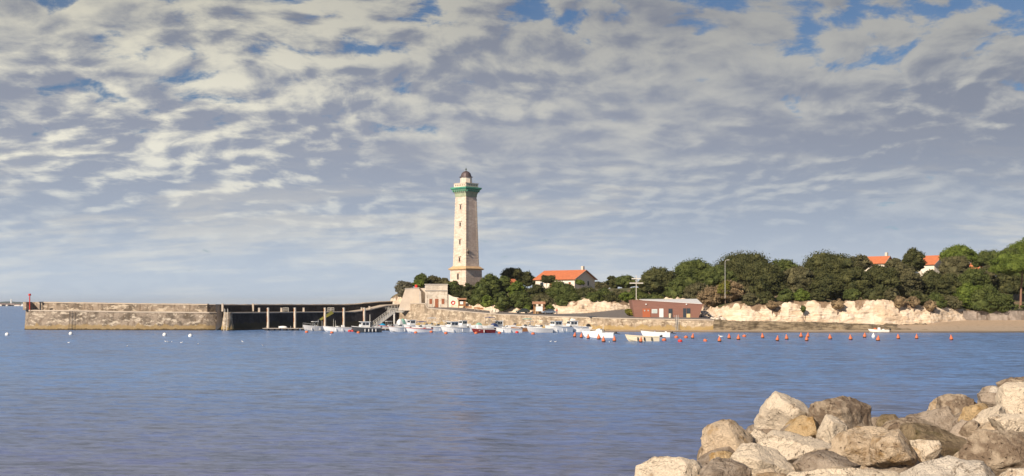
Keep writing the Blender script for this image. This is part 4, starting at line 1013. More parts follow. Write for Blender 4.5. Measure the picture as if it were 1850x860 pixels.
# ------------------------------------------------------------------ things on the breakwater, quay and promenade
def post(name, label, cat, px, Y, z0, h, r, mat, cap=None, group=None):
    t = empty(name, (PX(px, Y), Y, z0)); tag(t, label, cat, group); MB().tube((0, 0, 0), (0, 0, h), r, r*0.95, 10).build('shaft', mat, t)
    if cap: MB().lathe([(r*1.15, h), (r*1.15, h+.12), (r*.3, h+.3)], 10).build('cap', cap, t)
    return t
def bits():
    # red marker light on the pier head
    Y = 361; t = empty('beacon', (PX(57.3, Y), Y-1.5, 5.9)); tag(t, 'red harbour beacon pole on the head of the breakwater', 'beacon')
    MB().tube((0, 0, 0), (0, 0, 4.0), .17, .17, 8).tube((0, 0, 4.0), (0, 0, PZ(533.5, Y)-5.9), .09, .09, 8).build('pole', M_redp, t)
    MB().lathe([(.32, PZ(534.5, Y)-5.9), (.38, PZ(533.8, Y)-5.9), (.38, PZ(531.2, Y)-5.9), (.2, PZ(530.6, Y)-5.9)], 10).build('lamp_housing', M_redp, t)
    t = empty('winch_frame', (PX(71.8, 359), 359.5, 5.85)); tag(t, 'dark T shaped iron post behind the beacon on the pier head', 'post')
    MB().box(0, 0, 1.15, .35, .35, 2.3).build('post', M_black, t); MB().box(.15, 0, 2.35, 1.1, .4, .22).build('head', M_black, t)
    # bollards along the shaded walkway
    for px, Y, lab in ((467.5, 360, 'pale square bollard on the walkway, leftmost along the shaded breakwater'), (507.8, 369, 'pale bollard on the walkway left of the white grille'),
                       (548, 377, 'pale bollard on the walkway between the second and third mooring piles'), (653, 397.5, 'pale bollard on the walkway left of the fifth mooring pile'), (667, 400, 'pale bollard where the walkway begins to rise')):
        t = empty('bollard', (PX(px, Y), Y+.6, 5.25 if px < 660 else 5.7)); tag(t, lab, 'bollard', 'bollards on the breakwater walkway')
        MB().box(0, 0, .55, .6, .6, 1.1, taper=.85).build('body', coping_mat(), t); MB().box(0, 0, 1.17, .62, .62, .14).build('cap', M_conc, t)
    for px, Y, w_, lab in ((516, 371, 1.7, 'white grille panel standing on the walkway'), (594.5, 386, 1.0, 'small white gate frame on the walkway'), (600.5, 387, .9, 'pair of white handrail posts on the walkway')):
        t = empty('railing', (PX(px, Y), Y+.4, 5.22)); tag(t, lab, 'railing')
        m = MB().path([(-w_/2, 0, 0), (-w_/2, 0, 1.25), (w_/2, 0, 1.25), (w_/2, 0, 0)], .05); m.build('frame', M_alu, t)
        m = MB(); n = int(w_/.2)
        for i in range(1, n): m.tube((-w_/2+w_*i/n, 0, .1), (-w_/2+w_*i/n, 0, 1.25), .025, n=5)
        m.tube((-w_/2, 0, .6), (w_/2, 0, .6), .03, n=5); m.build('bars', M_alu, t)
    # mooring piles
    m, g, b = new_mat('rusty_pile'); tc = g.n('ShaderNodeTexCoord'); sp = g.sep(tc.outputs['Object'])
    n = g.noise(g.vm('MULTIPLY', tc.outputs['Object'], (1.5, 1.5, .5)), 1.0, 5, .65)
    f = g.ss(g.m('ADD', n, g.ss(sp[0], -.35, .1, .12, -.05)), .52, .62)
    g.set(b.inputs['Base Color'], g.mix(f, (.62, .55, .44), (.38, .15, .05))); b.inputs['Roughness'].default_value = .7; MATS['rusty_pile'] = m
    for px, Y, lab in ((484.3, 351, 'leftmost pale mooring pile at the end of the pontoon'), (532.7, 351, 'second pale mooring pile from the left, beside the overturned dinghy'),
                       (587, 352, 'rusty mooring pile between the first two motor boats'), (621, 353, 'fourth pale mooring pile, behind the open white boat'), (658, 354, 'fifth pale mooring pile, behind the charcoal fishing boat')):
        t = empty('mooring_pile', (PX(px, Y), Y, -1)); tag(t, lab, 'pile', 'steel mooring piles along the pontoon')
        MB().tube((0, 0, 0), (0, 0, PZ(556.8, Y)+1), .36, .36, 14).build('pipe', m, t, smooth=False); MB().lathe([(.40, PZ(556.8, Y)+1), (.40, PZ(556.5, Y)+1.02), (.1, PZ(555.8, Y)+1)], 14).build('cap', M_alu, t)
    # pontoon
    t = empty('pontoon', (PX(478, 352), 352, 0)); tag(t, 'long low floating pontoon where the boats are moored', 'pontoon')
    a = Vector((PX(476, 351), 351, 0)); e = Vector((PX(1010, 344), 344, 0)); d = (e-a); L = d.length; an = math.atan2(d.y, d.x); u = d.normalized(); o = Vector((PX(478, 352), 352, 0))
    m = MB(); fl = MB(); n = 16
    for i in range(n):
        c = a+u*(L*(i+.5)/n)-o; m.box(c.x, c.y, .62, L/n-.15, 2.4, .16, an)
        for s in (-.3, 0.02, .33): q = c+u*(L/n*s); fl.box(q.x, q.y, .22, 1.0, 2.0, .62, an)
    m.build('deck', simple('weathered_deck', (.40, .36, .31), .9, var=.2), t); fl.build('floats', M_black, t)
    m = MB()
    for i in range(24):
        c = a+u*(L*(i+.3)/24)-o; m.tube((c.x, c.y-.9, .6), (c.x, c.y-.9, 1.35), .06, n=6)
    m.build('cleat_posts', M_steel, t)
    t = empty('overturned_dinghy', (PX(511.5, 351.5), 351.5, .72)); tag(t, 'white dinghy lying upside down on the pontoon', 'dinghy')
    rr = []
    for x, w_, h_ in ((-1.25, .45, .25), (-1.1, .6, .5), (0, .68, .58), (.8, .55, .5), (1.25, .12, .2)):
        rr.append([(x, w_*math.cos(s), h_*math.sin(s)) for s in np.linspace(0, math.pi, 9)])
    MB().rings(rr).build('hull', M_gel, t, smooth=True)
    # gangway and its platform
    Y0, Y1 = 356.0, 384.0
    A = Vector((PX(676, Y0), Y0, 1.0)); B = Vector((PX(711, Y1), Y1, PZ(565, Y1)+.3))
    t = empty('gangway', A); tag(t, 'long metal gangway sloping from the platform down to the pontoon', 'gangway')
    d = B-A; side = Vector((d.y, -d.x, 0)).normalized()*.75
    m = MB(); dk = MB()
    dk.prism([tuple(-side), tuple(side), tuple(side+Vector((0, 0, .12))), tuple(-side+Vector((0, 0, .12)))], d); dk.build('deck', M_steel, t)
    for s in (-1, 1):
        m = MB(); up = Vector((0, 0, 1.25)); n = 9
        m.tube(side*s, d+side*s, .12, n=6); m.tube(side*s+up, d+side*s+up, .07, n=6); m.tube(side*s+up*.55, d+side*s+up*.55, .04, n=6)
        for i in range(n+1): p = d*(i/n)+side*s; m.tube(p, p+up, .05, n=5)
        for i in range(n): m.tube(d*(i/n)+side*s, d*((i+1)/n)+side*s+up, .04, n=5)
        m.build('side_truss', M_alu, t)
    px_, Yp = 715.0, 388.0; zp = PZ(563.5, Yp); t = empty('landing_platform', (PX(px_, Yp), Yp, 0)); tag(t, 'railed metal landing platform on a white post above the gangway', 'platform')
    MB().box(0, 0, zp, 5.2, 4.0, .22).build('deck', M_alu, t)
    MB().tube((-.3, -1.6, -1), (-.3, -1.6, zp-.1), .28, n=10).build('support_post', M_alu, t)
    m = MB()
    for x_ in np.linspace(-2.5, 2.5, 7): m.tube((x_, -1.95, zp), (x_, -1.95, zp+1.2), .05, n=5); m.tube((x_, 1.95, zp), (x_, 1.95, zp+1.2), .05, n=5)
    for hh in (.6, 1.2): m.tube((-2.5, -1.95, zp+hh), (2.5, -1.95, zp+hh), .05, n=5); m.tube((-2.5, 1.95, zp+hh), (2.5, 1.95, zp+hh), .05, n=5)
    m.build('railing', M_alu, t)
    # railing of the rising walkway
    t = empty('railing', (PX(690, 402), 401, 6.8)); tag(t, 'long pale railing beside the rising walkway at the root of the breakwater', 'railing')
    m = MB(); a = Vector((PX(674, 401)-PX(690, 402), 1.2, PZ(556, 401)-6.8-1.1)); b_ = Vector((PX(718, 408)-PX(690, 402), 8.2, PZ(550, 408)-6.8-1.1)); n = 8
    for i in range(n+1): p = a.lerp(b_, i/n); m.tube(p, p+Vector((0, 0, 1.1)), .05, n=5)
    for hh in (.55, 1.1): m.tube(a+Vector((0, 0, hh)), b_+Vector((0, 0, hh)), .05, n=5)
    m.build('bars', M_alu, t)
    # yellow chute/boom by the third pile
    t = empty('davit', (PX(591, 380), 381, 5.2)); tag(t, 'yellow green davit arm reaching down behind the rusty pile', 'davit')
    MB().prism([(1.2, 0, .3), (-1.4, -8, -2.2), (-.8, -8, -2.6), (1.9, 0, -.5)], (0, .4, 0)).build('arm', simple('dull_yellow', (.36, .33, .06), .7), t)
    MB().tube((-1.2, -8, -2.3), (-2.3, -20, -4.4), .04, n=5).build('cable', M_steel, t)
    # cross shaped mast
    Y = 366; t = empty('signal_mast', (PX(1149.5, Y), Y, ground_z(1149.5, Y))); z0 = ground_z(1149.5, Y); tag(t, 'white mast with two cross boards behind the clubhouse', 'mast')
    MB().tube((0, 0, 0), (0, 0, PZ(497, Y)-z0), .12, .09, 8).build('pole', M_alu, t)
    for py, hw in ((503.5, 8.5), (511.5, 12.3)): MB().box(0, -.2, PZ(py, Y)-z0, 2*hw*Y/F, .1, .30).build('cross_board', M_alu, t)
    # tall lamp post on the hill
    Y = 352; z0 = ground_z(1310, Y+4); z0 = PZ(520, Y)-1; t = empty('street_lamp', (PX(1310, Y), Y, z0)); tag(t, 'tall slender pale lamp post among the trees', 'street lamp')
    zt = PZ(473, Y)-z0; MB().tube((0, 0, -2), (0, 0, zt), .09, .06, 8).path([(0, 0, zt), (.15, 0, zt+.35), (.6, 0, zt+.55)], .06).build('pole', M_steel, t)
    MB().box(.85, 0, zt+.55, .75, .28, .14).build('lamp_head', M_alu, t)
    # info shelter
    Y = 374; z0 = ground_z(974, Y); t = empty('information_shelter', (PX(973.5, Y), Y, z0)); tag(t, 'small roofed wooden shelter with white notice board on the promenade', 'shelter')
    hh = PZ(549.5, Y)-z0
    for sx in (-1.55, 1.55):
        for sy in (-.6, .6): MB().box(sx, sy, hh/2, .22, .2, hh).build('post', M_wood, t)
    rf = MB().prism([(-2.0, -1.1, hh), (-2.0, 1.1, hh), (-2.0, 0, hh+.8)], (4.0, 0, 0)).build('roof', simple('brown_roof_tile', (.36, .19, .11), .9), t)
    MB().box(.1, -.45, hh*.52, 2.1, .1, hh*.5).build('notice_board', M_white, t)
    MB().box(0, .7, hh*.4, 3.0, .1, hh*.8).build('back_panel', simple('tan_board', (.42, .28, .15)), t)
    for px, lab in ((970.5, 'left of two pale stone pillars behind the shelter'), (979, 'right of two pale stone pillars behind the shelter')):
        q = empty('pillar', (PX(px, 377), 377, ground_z(px, 377))); tag(q, lab, 'pillar'); z1 = PZ(546, 377)-ground_z(px, 377)
        MB().box(0, 0, z1/2, .65, .6, z1).build('shaft', M_render_w, q); MB().box(0, 0, z1+.12, .8, .7, .22).build('cap', M_render_w, q)
    # kiosk by the hut
    Y = 396; z0 = ground_z(833, Y); t = empty('notice_kiosk', (PX(834.5, Y), Y, z0)); tag(t, 'dark wooden notice kiosk beside the life ring', 'kiosk'); hh = PZ(541.5, Y)-z0
    for sx in (-1.1, 1.1): MB().box(sx, 0, hh/2, .2, .2, hh).build('post', M_wood, t)
    MB().box(0, .1, hh*.55, 2.0, .12, hh*.62).build('board', M_wood, t); MB().box(-.1, -.02, hh*.62, 1.0, .1, hh*.34).build('poster', M_white, t)
    MB().prism([(-1.5, -.7, hh), (-1.5, .7, hh), (-1.5, 0, hh+.55)], (3.0, 0, 0)).build('roof', simple('brown_roof_tile', (.36, .19, .11)), t)
    # benches
    def bench(px, Y, lab, rz=0.0):
        z0 = ground_z(px, Y); t = empty('bench', (PX(px, Y), Y, z0), rz); tag(t, lab, 'bench', 'benches along the promenade')
        MB().box(0, 0, .47, 1.9, .5, .08).build('seat', M_wood, t); MB().box(0, .27, .8, 1.9, .06, .42).build('backrest', M_wood, t)
        for s in (-.75, .75): MB().box(s, 0, .21, .12, .45, .43).build('leg', M_conc, t)
    bench(847, 390, 'wooden bench nearest the dark kiosk'); bench(861.5, 386, 'wooden bench in the middle of the promenade before the cliff'); bench(868, 384, 'wooden bench closest to the boulders on the promenade')
    for px, lab in ((780.5, 'short grey post left of the hut door'), (796, 'short grey post right of the hut door'), (771.5, 'tall thin post at the left corner of the hut')):
        post('post', lab, 'post', px, 398, ground_z(px, 398)-.2, 1.3 if px > 775 else 2.6, .13, M_steel)
    # red object = person in red beside the parked car
    # cars
    def car(px, Y, rz, body, lab):
        z0 = ground_z(px, Y)+.02; t = empty('parked_car', (PX(px, Y), Y, z0), rz); tag(t, lab, 'car', 'cars parked along the promenade')
        W = .86; prof = [(-2.05, .35), (-2.08, .85), (-1.75, .98), (-1.2, 1.02), (1.0, .98), (1.85, .82), (2.05, .55), (2.0, .32)]
        rr = [[(x, y*W, z) for x, z in prof] for y in (-1, -.96, .96, 1)]
        bd = MB().rings([[(x*.97, -W, z*.96+.02) for x, z in prof], [(x, -W*.96, z) for x, z in prof], [(x, W*.96, z) for x, z in prof], [(x*.97, W, z*.96+.02) for x, z in prof]]).build('body', body, t)
        cb = [(-1.7, 0.98), (-1.35, 1.42), (.15, 1.45), (.95, .98)]
        MB().rings([[(x, -W*.92, z) if z < 1.1 else (x*.9, -W*.74, z) for x, z in cb], [(x, W*.92, z) if z < 1.1 else (x*.9, W*.74, z) for x, z in cb]]).build('cabin_glass', M_glass, t)
        MB().box(-.55, 0, 1.47, 1.35, W*1.4, .05).build('roof', body, t)
        for sx in (-1.3, 1.3):
            for sy in (-.78, .78):
                wv = MB().tube((sx, sy-.1, .32), (sx, sy+.1, .32), .32, n=14).build('wheel', M_black, t); MB().tube((sx, sy-.12, .32), (sx, sy+.12, .32), .17, n=10).build('rim', M_steel, wv)
        for sy in (-.6, .6): MB().box(2.0, sy, .68, .1, .3, .16).build('headlight', M_white, t)
    car(944.5, 377, R(200), simple('car_dark', (.05, .065, .06), .25), 'dark green grey car parked left of the info shelter')
    car(991, 373, R(195), simple('car_blue_grey', (.17, .21, .27), .25), 'blue grey car parked right of the info shelter')
bits()

# ------------------------------------------------------------------ people
def person(px, Y, z0, lab, top, seated=False, s=1.0, face=0.0, legs=None):
    t = empty('person', (PX(px, Y), Y, z0), face); tag(t, lab, 'person')
    if seated: J = {'hip': (0, 0, .45), 'chest': (0, .02, .82), 'neck': (0, .0, 1.0), 'head': (0, 0, 1.12), 'crown': (0, 0, 1.22), 'lk': (-.13, -.42, .46), 'lf': (-.13, -.45, .06), 'rk': (.13, -.42, .46), 'rf': (.13, -.45, .06), 'ls': (-.2, 0, .94), 'le': (-.27, -.1, .68), 'lh': (-.2, -.34, .58), 'rs': (.2, 0, .94), 're': (.27, -.1, .68), 'rh': (.2, -.34, .58)}
    else: J = {'hip': (0, 0, .92), 'chest': (0, .02, 1.28), 'neck': (0, 0, 1.47), 'head': (0, 0, 1.60), 'crown': (0, 0, 1.70), 'lk': (-.12, -.04, .48), 'lf': (-.13, 0, .05), 'rk': (.12, -.02, .48), 'rf': (.13, .03, .05), 'ls': (-.2, 0, 1.40), 'le': (-.27, .02, 1.12), 'lh': (-.27, -.08, .86), 'rs': (.2, 0, 1.40), 're': (.27, .02, 1.12), 'rh': (.27, -.08, .86)}
    ks = list(J); E = [('hip', 'chest'), ('chest', 'neck'), ('neck', 'head'), ('head', 'crown'), ('hip', 'lk'), ('lk', 'lf'), ('hip', 'rk'), ('rk', 'rf'), ('chest', 'ls'), ('ls', 'le'), ('le', 'lh'), ('chest', 'rs'), ('rs', 're'), ('re', 'rh')]
    rad = dict(hip=.15, chest=.16, neck=.06, head=.10, crown=.07, lk=.07, rk=.07, lf=.045, rf=.045, ls=.07, rs=.07, le=.045, re=.045, lh=.035, rh=.035)
    me = bpy.data.meshes.new('body'); me.from_pydata([J[k] for k in ks], [(ks.index(a), ks.index(b)) for a, b in E], [])
    o = bpy.data.objects.new('body', me); col.objects.link(o); o.parent = t; md = o.modifiers.new('skin', 'SKIN')
    for i, k in enumerate(ks): me.skin_vertices[0].data[i].radius = (rad[k], rad[k]*.85)
    me.skin_vertices[0].data[0].use_root = True; o.modifiers.new('sub', 'SUBSURF').levels = 2
    me.materials.append(M_skin); b0 = J['hip']; c0 = J['neck']
    MB().lathe([(.17, b0[2]-.08), (.175, b0[2]+.1), (.19, (b0[2]+c0[2])/2), (.21, c0[2]-.12), (.13, c0[2]-.02)], 12).build('shirt', top, o, smooth=True)
    MB().lathe([(.11, J['head'][2]+.02), (.115, J['head'][2]+.07), (.09, J['crown'][2]+.05), (.03, J['crown'][2]+.08)], 10).build('hair', M_bark, o, smooth=True)
    MB().lathe([(.17, b0[2]-.18), (.18, b0[2]), (.17, b0[2]+.08)], 10).build('trousers', M_blue, o, smooth=True)
    for k, f in (('lk', 'lf'), ('rk', 'rf')): MB().tube(J[k], J[f], .085, .07, 8).tube(J['hip'], J[k], .11, .09, 8).build('trouser_leg', M_blue, o, smooth=True)
    return t
person(1006, 372.5, ground_z(1006, 372.5), 'person in a red top standing beside the blue grey car', M_redp, face=R(20))

# ------------------------------------------------------------------ boats
def hull_sections(L, B, Fb, n=13, rake=0.9):
    out = []
    for i in range(n):
        t = i/(n-1); x = -L/2+L*t; b = B/2*(1-max(0, (t-.35)/.65)**2.4)*(0.92+.08*min(1, t*3)); b = max(b, .03)
        sh = Fb*(1+.38*t*t); ke = -.35+(max(0, t-.75)/.25)**2*(.35+Fb*.3); ch = .02+(max(0, t-.55)/.45)**2*Fb*.65
        xs = x+rake*.0; xk = x-rake*.55*(max(0, t-.6)/.4)**1.5
        out.append((x, xk, b, sh, ke, ch))
    return out
def boat(px, py, L, B, Fb, heading, label, hullm=None, kind='console', stripe=None, group='motor boats moored in the harbour', name='motor_boat', extra=(), Y=None, cabin=None):
    """px,py = waterline centre in the photo; heading in degrees (0 = +X)"""
    Y = Y or YW(py); sc_ = 1.22 if py < 602 and px < 1110 else 1.05; L *= sc_; B *= sc_; Fb *= sc_*1.12
    if heading < -115: heading = -150+(heading+135)*0.7
    t = empty(name, (PX(px, Y), Y, 0), R(heading)); tag(t, label, 'boat', group); hullm = hullm or M_gel; cabin = cabin or M_gel
    S_ = hull_sections(L, B, Fb); rings = []
    for (x, xk, b, sh, ke, ch) in S_:
        half = [(xk, 0, ke), (xk*.6+x*.4, b*.78, ch), (x, b, sh), (x, b*.88-.02, sh+.01), (x-.03, b*.82-.02 if b > .15 else b*.5, sh-.05)]
        rings.append([(p[0], -p[1], p[2]) for p in half[::-1][:-1]]+half)
    P = rings; m = MB(); nn = len(P[0]); m.rings(P, close=False, cap=False); m.f.append(tuple(range(nn))); m.build('hull', hullm, t)
    # deck sheet
    dk = MB(); fd = lambda s: s*.55
    R2 = []
    for (x, xk, b, sh, ke, ch) in S_:
        tt = (x+L/2)/L; zz = sh-.06 if tt > .62 else sh*.45; bb = max(b*.80, .02); R2.append([(x, -bb, sh-.05), (x, -bb, zz), (x, bb, zz), (x, bb, sh-.05)])
    dk.rings(R2, close=False, cap=False); dk.build('deck', cabin if hullm != M_wood else M_wood, t)
    if stripe: 
        sm = MB(); q = [[(x, s*(b+.02), sh-.16) for s in (1,)]+[(x, (b+.035), sh-.04)] for (x, xk, b, sh, ke, ch) in S_]
        sm.rings(q, close=False, cap=False); q = [[(x, -(b+.02), sh-.16), (x, -(b+.035), sh-.04)] for (x, xk, b, sh, ke, ch) in S_]; sm.rings(q, close=False, cap=False); sm.build('rubbing_strake', stripe, t, fix=False)
    zs = Fb*.9
    def winbox(par, cx, cz, sx, sy, sz, n_side=2, n_front=2):
        ws = sx*.8/n_side; wf = sy*.9/n_front
        for s in (-1, 1):
            for i in range(n_side): MB().box(cx-sx*.4+ws*(i+.5), s*(sy/2+.01), cz, ws*.82, .04, sz).build('window', M_glass, par)
        for i in range(n_front): MB().box(cx+sx/2+.01, -sy*.45+wf*(i+.5), cz, .04, wf*.85, sz).build('window', M_glass, par)
    if kind == 'pilot':      # tall wheelhouse
        cx = L*.04; w_ = B*.62; hL = L*.30; z0 = Fb*.75
        wh = MB().rings([[(cx-hL/2, -w_/2, z0), (cx-hL/2, w_/2, z0), (cx+hL/2+.25, w_/2, z0), (cx+hL/2+.25, -w_/2, z0)], [(cx-hL/2, -w_/2, z0+.85), (cx-hL/2, w_/2, z0+.85), (cx+hL/2+.12, w_/2, z0+.85), (cx+hL/2+.12, -w_/2, z0+.85)],
                         [(cx-hL/2, -w_*.46, z0+1.85), (cx-hL/2, w_*.46, z0+1.85), (cx+hL/2-.22, w_*.46, z0+1.85), (cx+hL/2-.22, -w_*.46, z0+1.85)]]).build('wheelhouse', cabin, t)
        winbox(wh, cx+.02, z0+1.32, hL-.05, w_-.02, .66, 2, 2)
        MB().box(cx-.05, 0, z0+1.91, hL+.45, w_*1.08, .1).build('roof', cabin, t)
        MB().rings([[(cx+hL/2+.2, -w_*.45, z0-.1), (cx+hL/2+.2, w_*.45, z0-.1), (cx+hL/2+.2, w_*.4, z0+.45), (cx+hL/2+.2, -w_*.4, z0+.45)], [(L*.38, -.25, Fb*1.1), (L*.38, .25, Fb*1.1), (L*.37, .2, Fb*1.1+.12), (L*.37, -.2, Fb*1.1+.12)]]).build('foredeck', cabin, t)
    elif kind == 'cuddy':
        w_ = B*.66; z0 = Fb*.85
        MB().rings([[(-L*.02, -w_/2, z0), (-L*.02, w_/2, z0), (-L*.02, w_*.42, z0+.62), (-L*.02, -w_*.42, z0+.62)], [(L*.18, -w_*.42, z0+.1), (L*.18, w_*.42, z0+.1), (L*.18, w_*.34, z0+.5), (L*.18, -w_*.34, z0+.5)], [(L*.40, -.2, Fb*1.12), (L*.40, .2, Fb*1.12), (L*.39, .12, Fb*1.12+.1), (L*.39, -.12, Fb*1.12+.1)]]).build('cuddy', cabin, t)
        ws = MB(); ws.add([(-L*.05, -w_*.42, z0+.6), (-L*.05, w_*.42, z0+.6), (-L*.10, w_*.36, z0+1.05), (-L*.10, -w_*.36, z0+1.05)], [(0, 1, 2, 3)]); ws.add([(-L*.05, -w_*.42, z0+.6), (-L*.10, -w_*.36, z0+1.05), (-L*.2, -w_*.42, z0+.9), (-L*.2, -w_*.45, z0+.55)], [(0, 1, 2, 3)]); ws.build('windscreen', M_glass, t, fix=False)
    elif kind == 'console':
        MB().box(-L*.02, 0, Fb*.45+.5, .75, .85, 1.0, taper=.85).build('console', cabin, t)
        MB().add([(.25, -.4, Fb*.45+.98), (.25, .4, Fb*.45+.98), (.05, .36, Fb*.45+1.4), (.05, -.36, Fb*.45+1.4)], [(0, 1, 2, 3)]).build('windscreen', M_glass, t, fix=False)
        MB().box(-L*.22, 0, Fb*.45+.3, .55, .9, .6).build('seat', cabin, t)
    elif kind == 'open':
        for xx in (-L*.25, 0, L*.2): MB().box(xx, 0, Fb*.62, .35, B*.76, .08).build('thwart', cabin, t)
    for e in extra:
        k = e[0]
        if k == 'outboard':
            for off in ((0,) if len(e) < 2 else e[1]):
                ob = MB().rings([[(-L/2-.1, off-.16, Fb*.9), (-L/2-.1, off+.16, Fb*.9), (-L/2-.55, off+.15, Fb*.9), (-L/2-.55, off-.15, Fb*.9)], [(-L/2-.12, off-.17, Fb*.9+.45), (-L/2-.12, off+.17, Fb*.9+.45), (-L/2-.6, off+.14, Fb*.9+.38), (-L/2-.6, off-.14, Fb*.9+.38)]]).build('outboard', M_black, t)
                MB().box(-L/2-.28, off, Fb*.35, .18, .12, Fb*1.15).build('leg', M_black, ob)
        elif k == 'tilted':
            for off in e[1]:
                p0 = Vector((-L/2-.1, off, Fb*.95)); MB().tube(p0, p0+Vector((-.55, 0, .25)), .2, .17, 8).tube(p0+Vector((-.3, 0, -.05)), p0+Vector((-1.35, 0, -.25)), .1, .06, 6).build('outboard', M_black, t)
        elif k == 'ttop':
            z1 = Fb*.45+2.1; MB().box(0.0, 0, z1, 1.7, 1.5, .1).build('hard_top', M_white, t); mm = MB()
            for a in (-.6, .6):
                for b_ in (-.55, .55): mm.tube((a*.8, b_, Fb*.45), (a, b_, z1), .04, n=5)
            mm.build('top_frame', M_steel, t)
        elif k == 'bimini':
            z1 = Fb+1.75+e[3] if len(e) > 3 else Fb+1.75; x0 = e[2] if len(e) > 2 else -L*.1
            rr = [[(x0-1.15+2.3*i/4, B*.36*s, z1+.16*(1-s*s)+.06*math.sin(math.pi*i/4)) for s in np.linspace(-1, 1, 7)] for i in range(5)]
            rr = [r+[(p[0], p[1], p[2]-.08) for p in r[::-1]] for r in rr]
            MB().rings(rr).build('canopy', e[1], t); mm = MB()
            for a in (-1.0, 1.0):
                for s in (-1, 1): mm.tube((x0, s*B*.38, Fb), (x0+a, s*B*.35, z1), .03, n=5)
            mm.build('canopy_frame', M_steel, t)
        elif k == 'hood':
            x0 = e[2]; hh = e[3] if len(e) > 3 else .8; rr = []
            for i in range(5): a = i/4; rr.append([(x0-.7+1.4*a, B*.36*math.cos(s), Fb*.8+hh*(0.55+.45*math.sin(math.pi*(a*.7+.15)))*math.sin(s)) for s in np.linspace(0, math.pi, 9)])
            MB().rings(rr).build('spray_hood', e[1], t, smooth=False)
        elif k == 'rail':
            mm = MB(); pts = [(L*.08, B*.42), (L*.25, B*.36), (L*.40, B*.2), (L*.49, 0), (L*.40, -B*.2), (L*.25, -B*.36), (L*.08, -B*.42)]
            P3 = [(x, y, Fb*(1+.38*((x/L+.5)**2))+.55) for x, y in pts]; mm.path(P3, .025, 5)
            for p in P3: mm.tube(p, (p[0], p[1]*.95, p[2]-.55), .02, n=4)
            mm.build('bow_rail', M_steel, t)
        elif k == 'mast':
            for (x, y, h_) in e[1]: MB().tube((x, y, Fb*.5), (x, y, Fb+h_), .05, .03, n=6).build('mast', M_alu, t)
        elif k == 'box':
            MB().box(e[2], e[3], Fb+e[5]/2-.1, e[4], e[4]*.9, e[5], taper=.92).build('locker', e[1], t)
        elif k == 'fenders':
            for (x, s) in e[1]:
                bb = np.interp((x+L/2)/L, [q/12 for q in range(13)], [q[2] for q in S_]); MB().lathe([(.03, .55), (.10, .5), (.12, .1), (.10, -.2), (.03, -.25)], 8, (x, s*(bb+.13), Fb*.35)).build('fender', e[2] if len(e) > 2 else M_white, t)
        elif k == 'flybox':
            MB().box(e[1], 0, Fb+1.95, 1.0, 1.1, .5, taper=.8).build('flybridge', cabin, t)
    return t
OB = ('outboard',)
FM = [(-1.2, -1), (.6, -1), (-1.2, 1), (.6, 1)]
HDG = -122
boat(569, 598, 6.2, 2.4, .95, -128, 'grey hulled boat with a hard T top left of the rusty pile', M_gelgrey, 'console', extra=(('ttop',), OB, ('fenders', [(-.8, 1), (1.6, 1)], M_white), ('rail',), ('mast', [(-1.8, .8, 1.6), (-1.4, -.8, 1.9)])), cabin=M_gel)
boat(608, 599, 6.4, 2.3, .85, -40-115+12, 'open white boat with two short masts between the third and fourth piles', M_gel, 'console', stripe=M_gelgrey, extra=(OB, ('mast', [(1.0, .4, 2.4), (.2, -.5, 1.9)]), ('fenders', FM), ('box', M_white, -1.8, 0, .8, .7)))
boat(661, 600.5, 6.6, 2.5, .95, -143, 'charcoal hulled fishing boat with small white wheelhouse before the fifth pile', M_darkhull, 'pilot', stripe=M_gel, extra=(('fenders', [(-2.3, 1), (-1.3, 1), (-.3, 1), (.7, 1)], M_white), ('mast', [(-1.0, .5, 3.6), (-1.2, -.3, 3.4)]), OB))
t_ = boat(690, 594.5, 4.6, 1.9, .6, -135, 'small boat under a bright turquoise tarpaulin by the gangway foot', M_gelgrey, 'none', extra=(('hood', M_sky, -.2, 1.1),))
boat(702, 596.5, 5.6, 2.2, .8, -125, 'dull pink and white boat with a small hard top right of the turquoise tarpaulin', M_gelgrey, 'console', stripe=M_redp, extra=(('ttop',), OB))
boat(721, 600, 5.8, 2.4, .85, -120, 'round bowed white boat with low cuddy before the landing post', M_gel, 'cuddy', stripe=M_gelgrey, extra=(('fenders', [(-.8, 1)],), ('rail',), OB))
boat(727, 594, 5.6, 2.4, .8, -120, 'boat with arched teal and white hooped canopy near the landing platform', M_gel, 'none', extra=(('hood', M_white, 1.0, 2.2), ('hood', M_green, -.1, 2.3), ('hood', M_white, -1.2, 2.2)))
boat(756, 600.5, 6.2, 2.3, .75, -135, 'white boat with square cabin and red gear, left of the orange float', M_gel, 'cuddy', stripe=M_redp, extra=(OB, ('box', M_redp, -1.6, .3, .5, .35), ('bimini', M_blue, -.9), ('mast', [(-2.2, 0, 2.2)])))
boat(768, 596, 5.6, 2.2, .75, -128, 'pale boat with low cabin behind the boat with red gear', M_gel, 'cuddy', extra=(OB,))
boat(789, 599, 6.2, 2.4, .85, -120, 'white boat with light tubular frame left of the pilothouse boat', M_gel, 'cuddy', stripe=M_gelgrey, extra=(('ttop',), ('rail',), OB, ('fenders', [(0, 1)], M_white)))
boat(820, 601, 6.8, 2.7, 1.0, -128, 'wide white pilothouse boat below the lighthouse', M_gel, 'pilot', stripe=M_gelgrey, extra=(('rail',), ('fenders', [(-1.6, 1), (1.2, 1)], M_white), OB))
boat(848, 599, 5.4, 2.1, .75, -140, 'small white boat with a tall white console cover left of the red boat', M_gel, 'open', extra=(('box', M_white, .1, 0, .95, 1.25), OB))
boat(872, 601.5, 5.4, 2.1, .75, -140, 'dark red hulled boat carrying a white box', M_red, 'open', stripe=M_gel, extra=(('box', M_white, 1.0, 0, 1.1, 1.2), ('fenders', [(.2, 1)], M_white), OB))
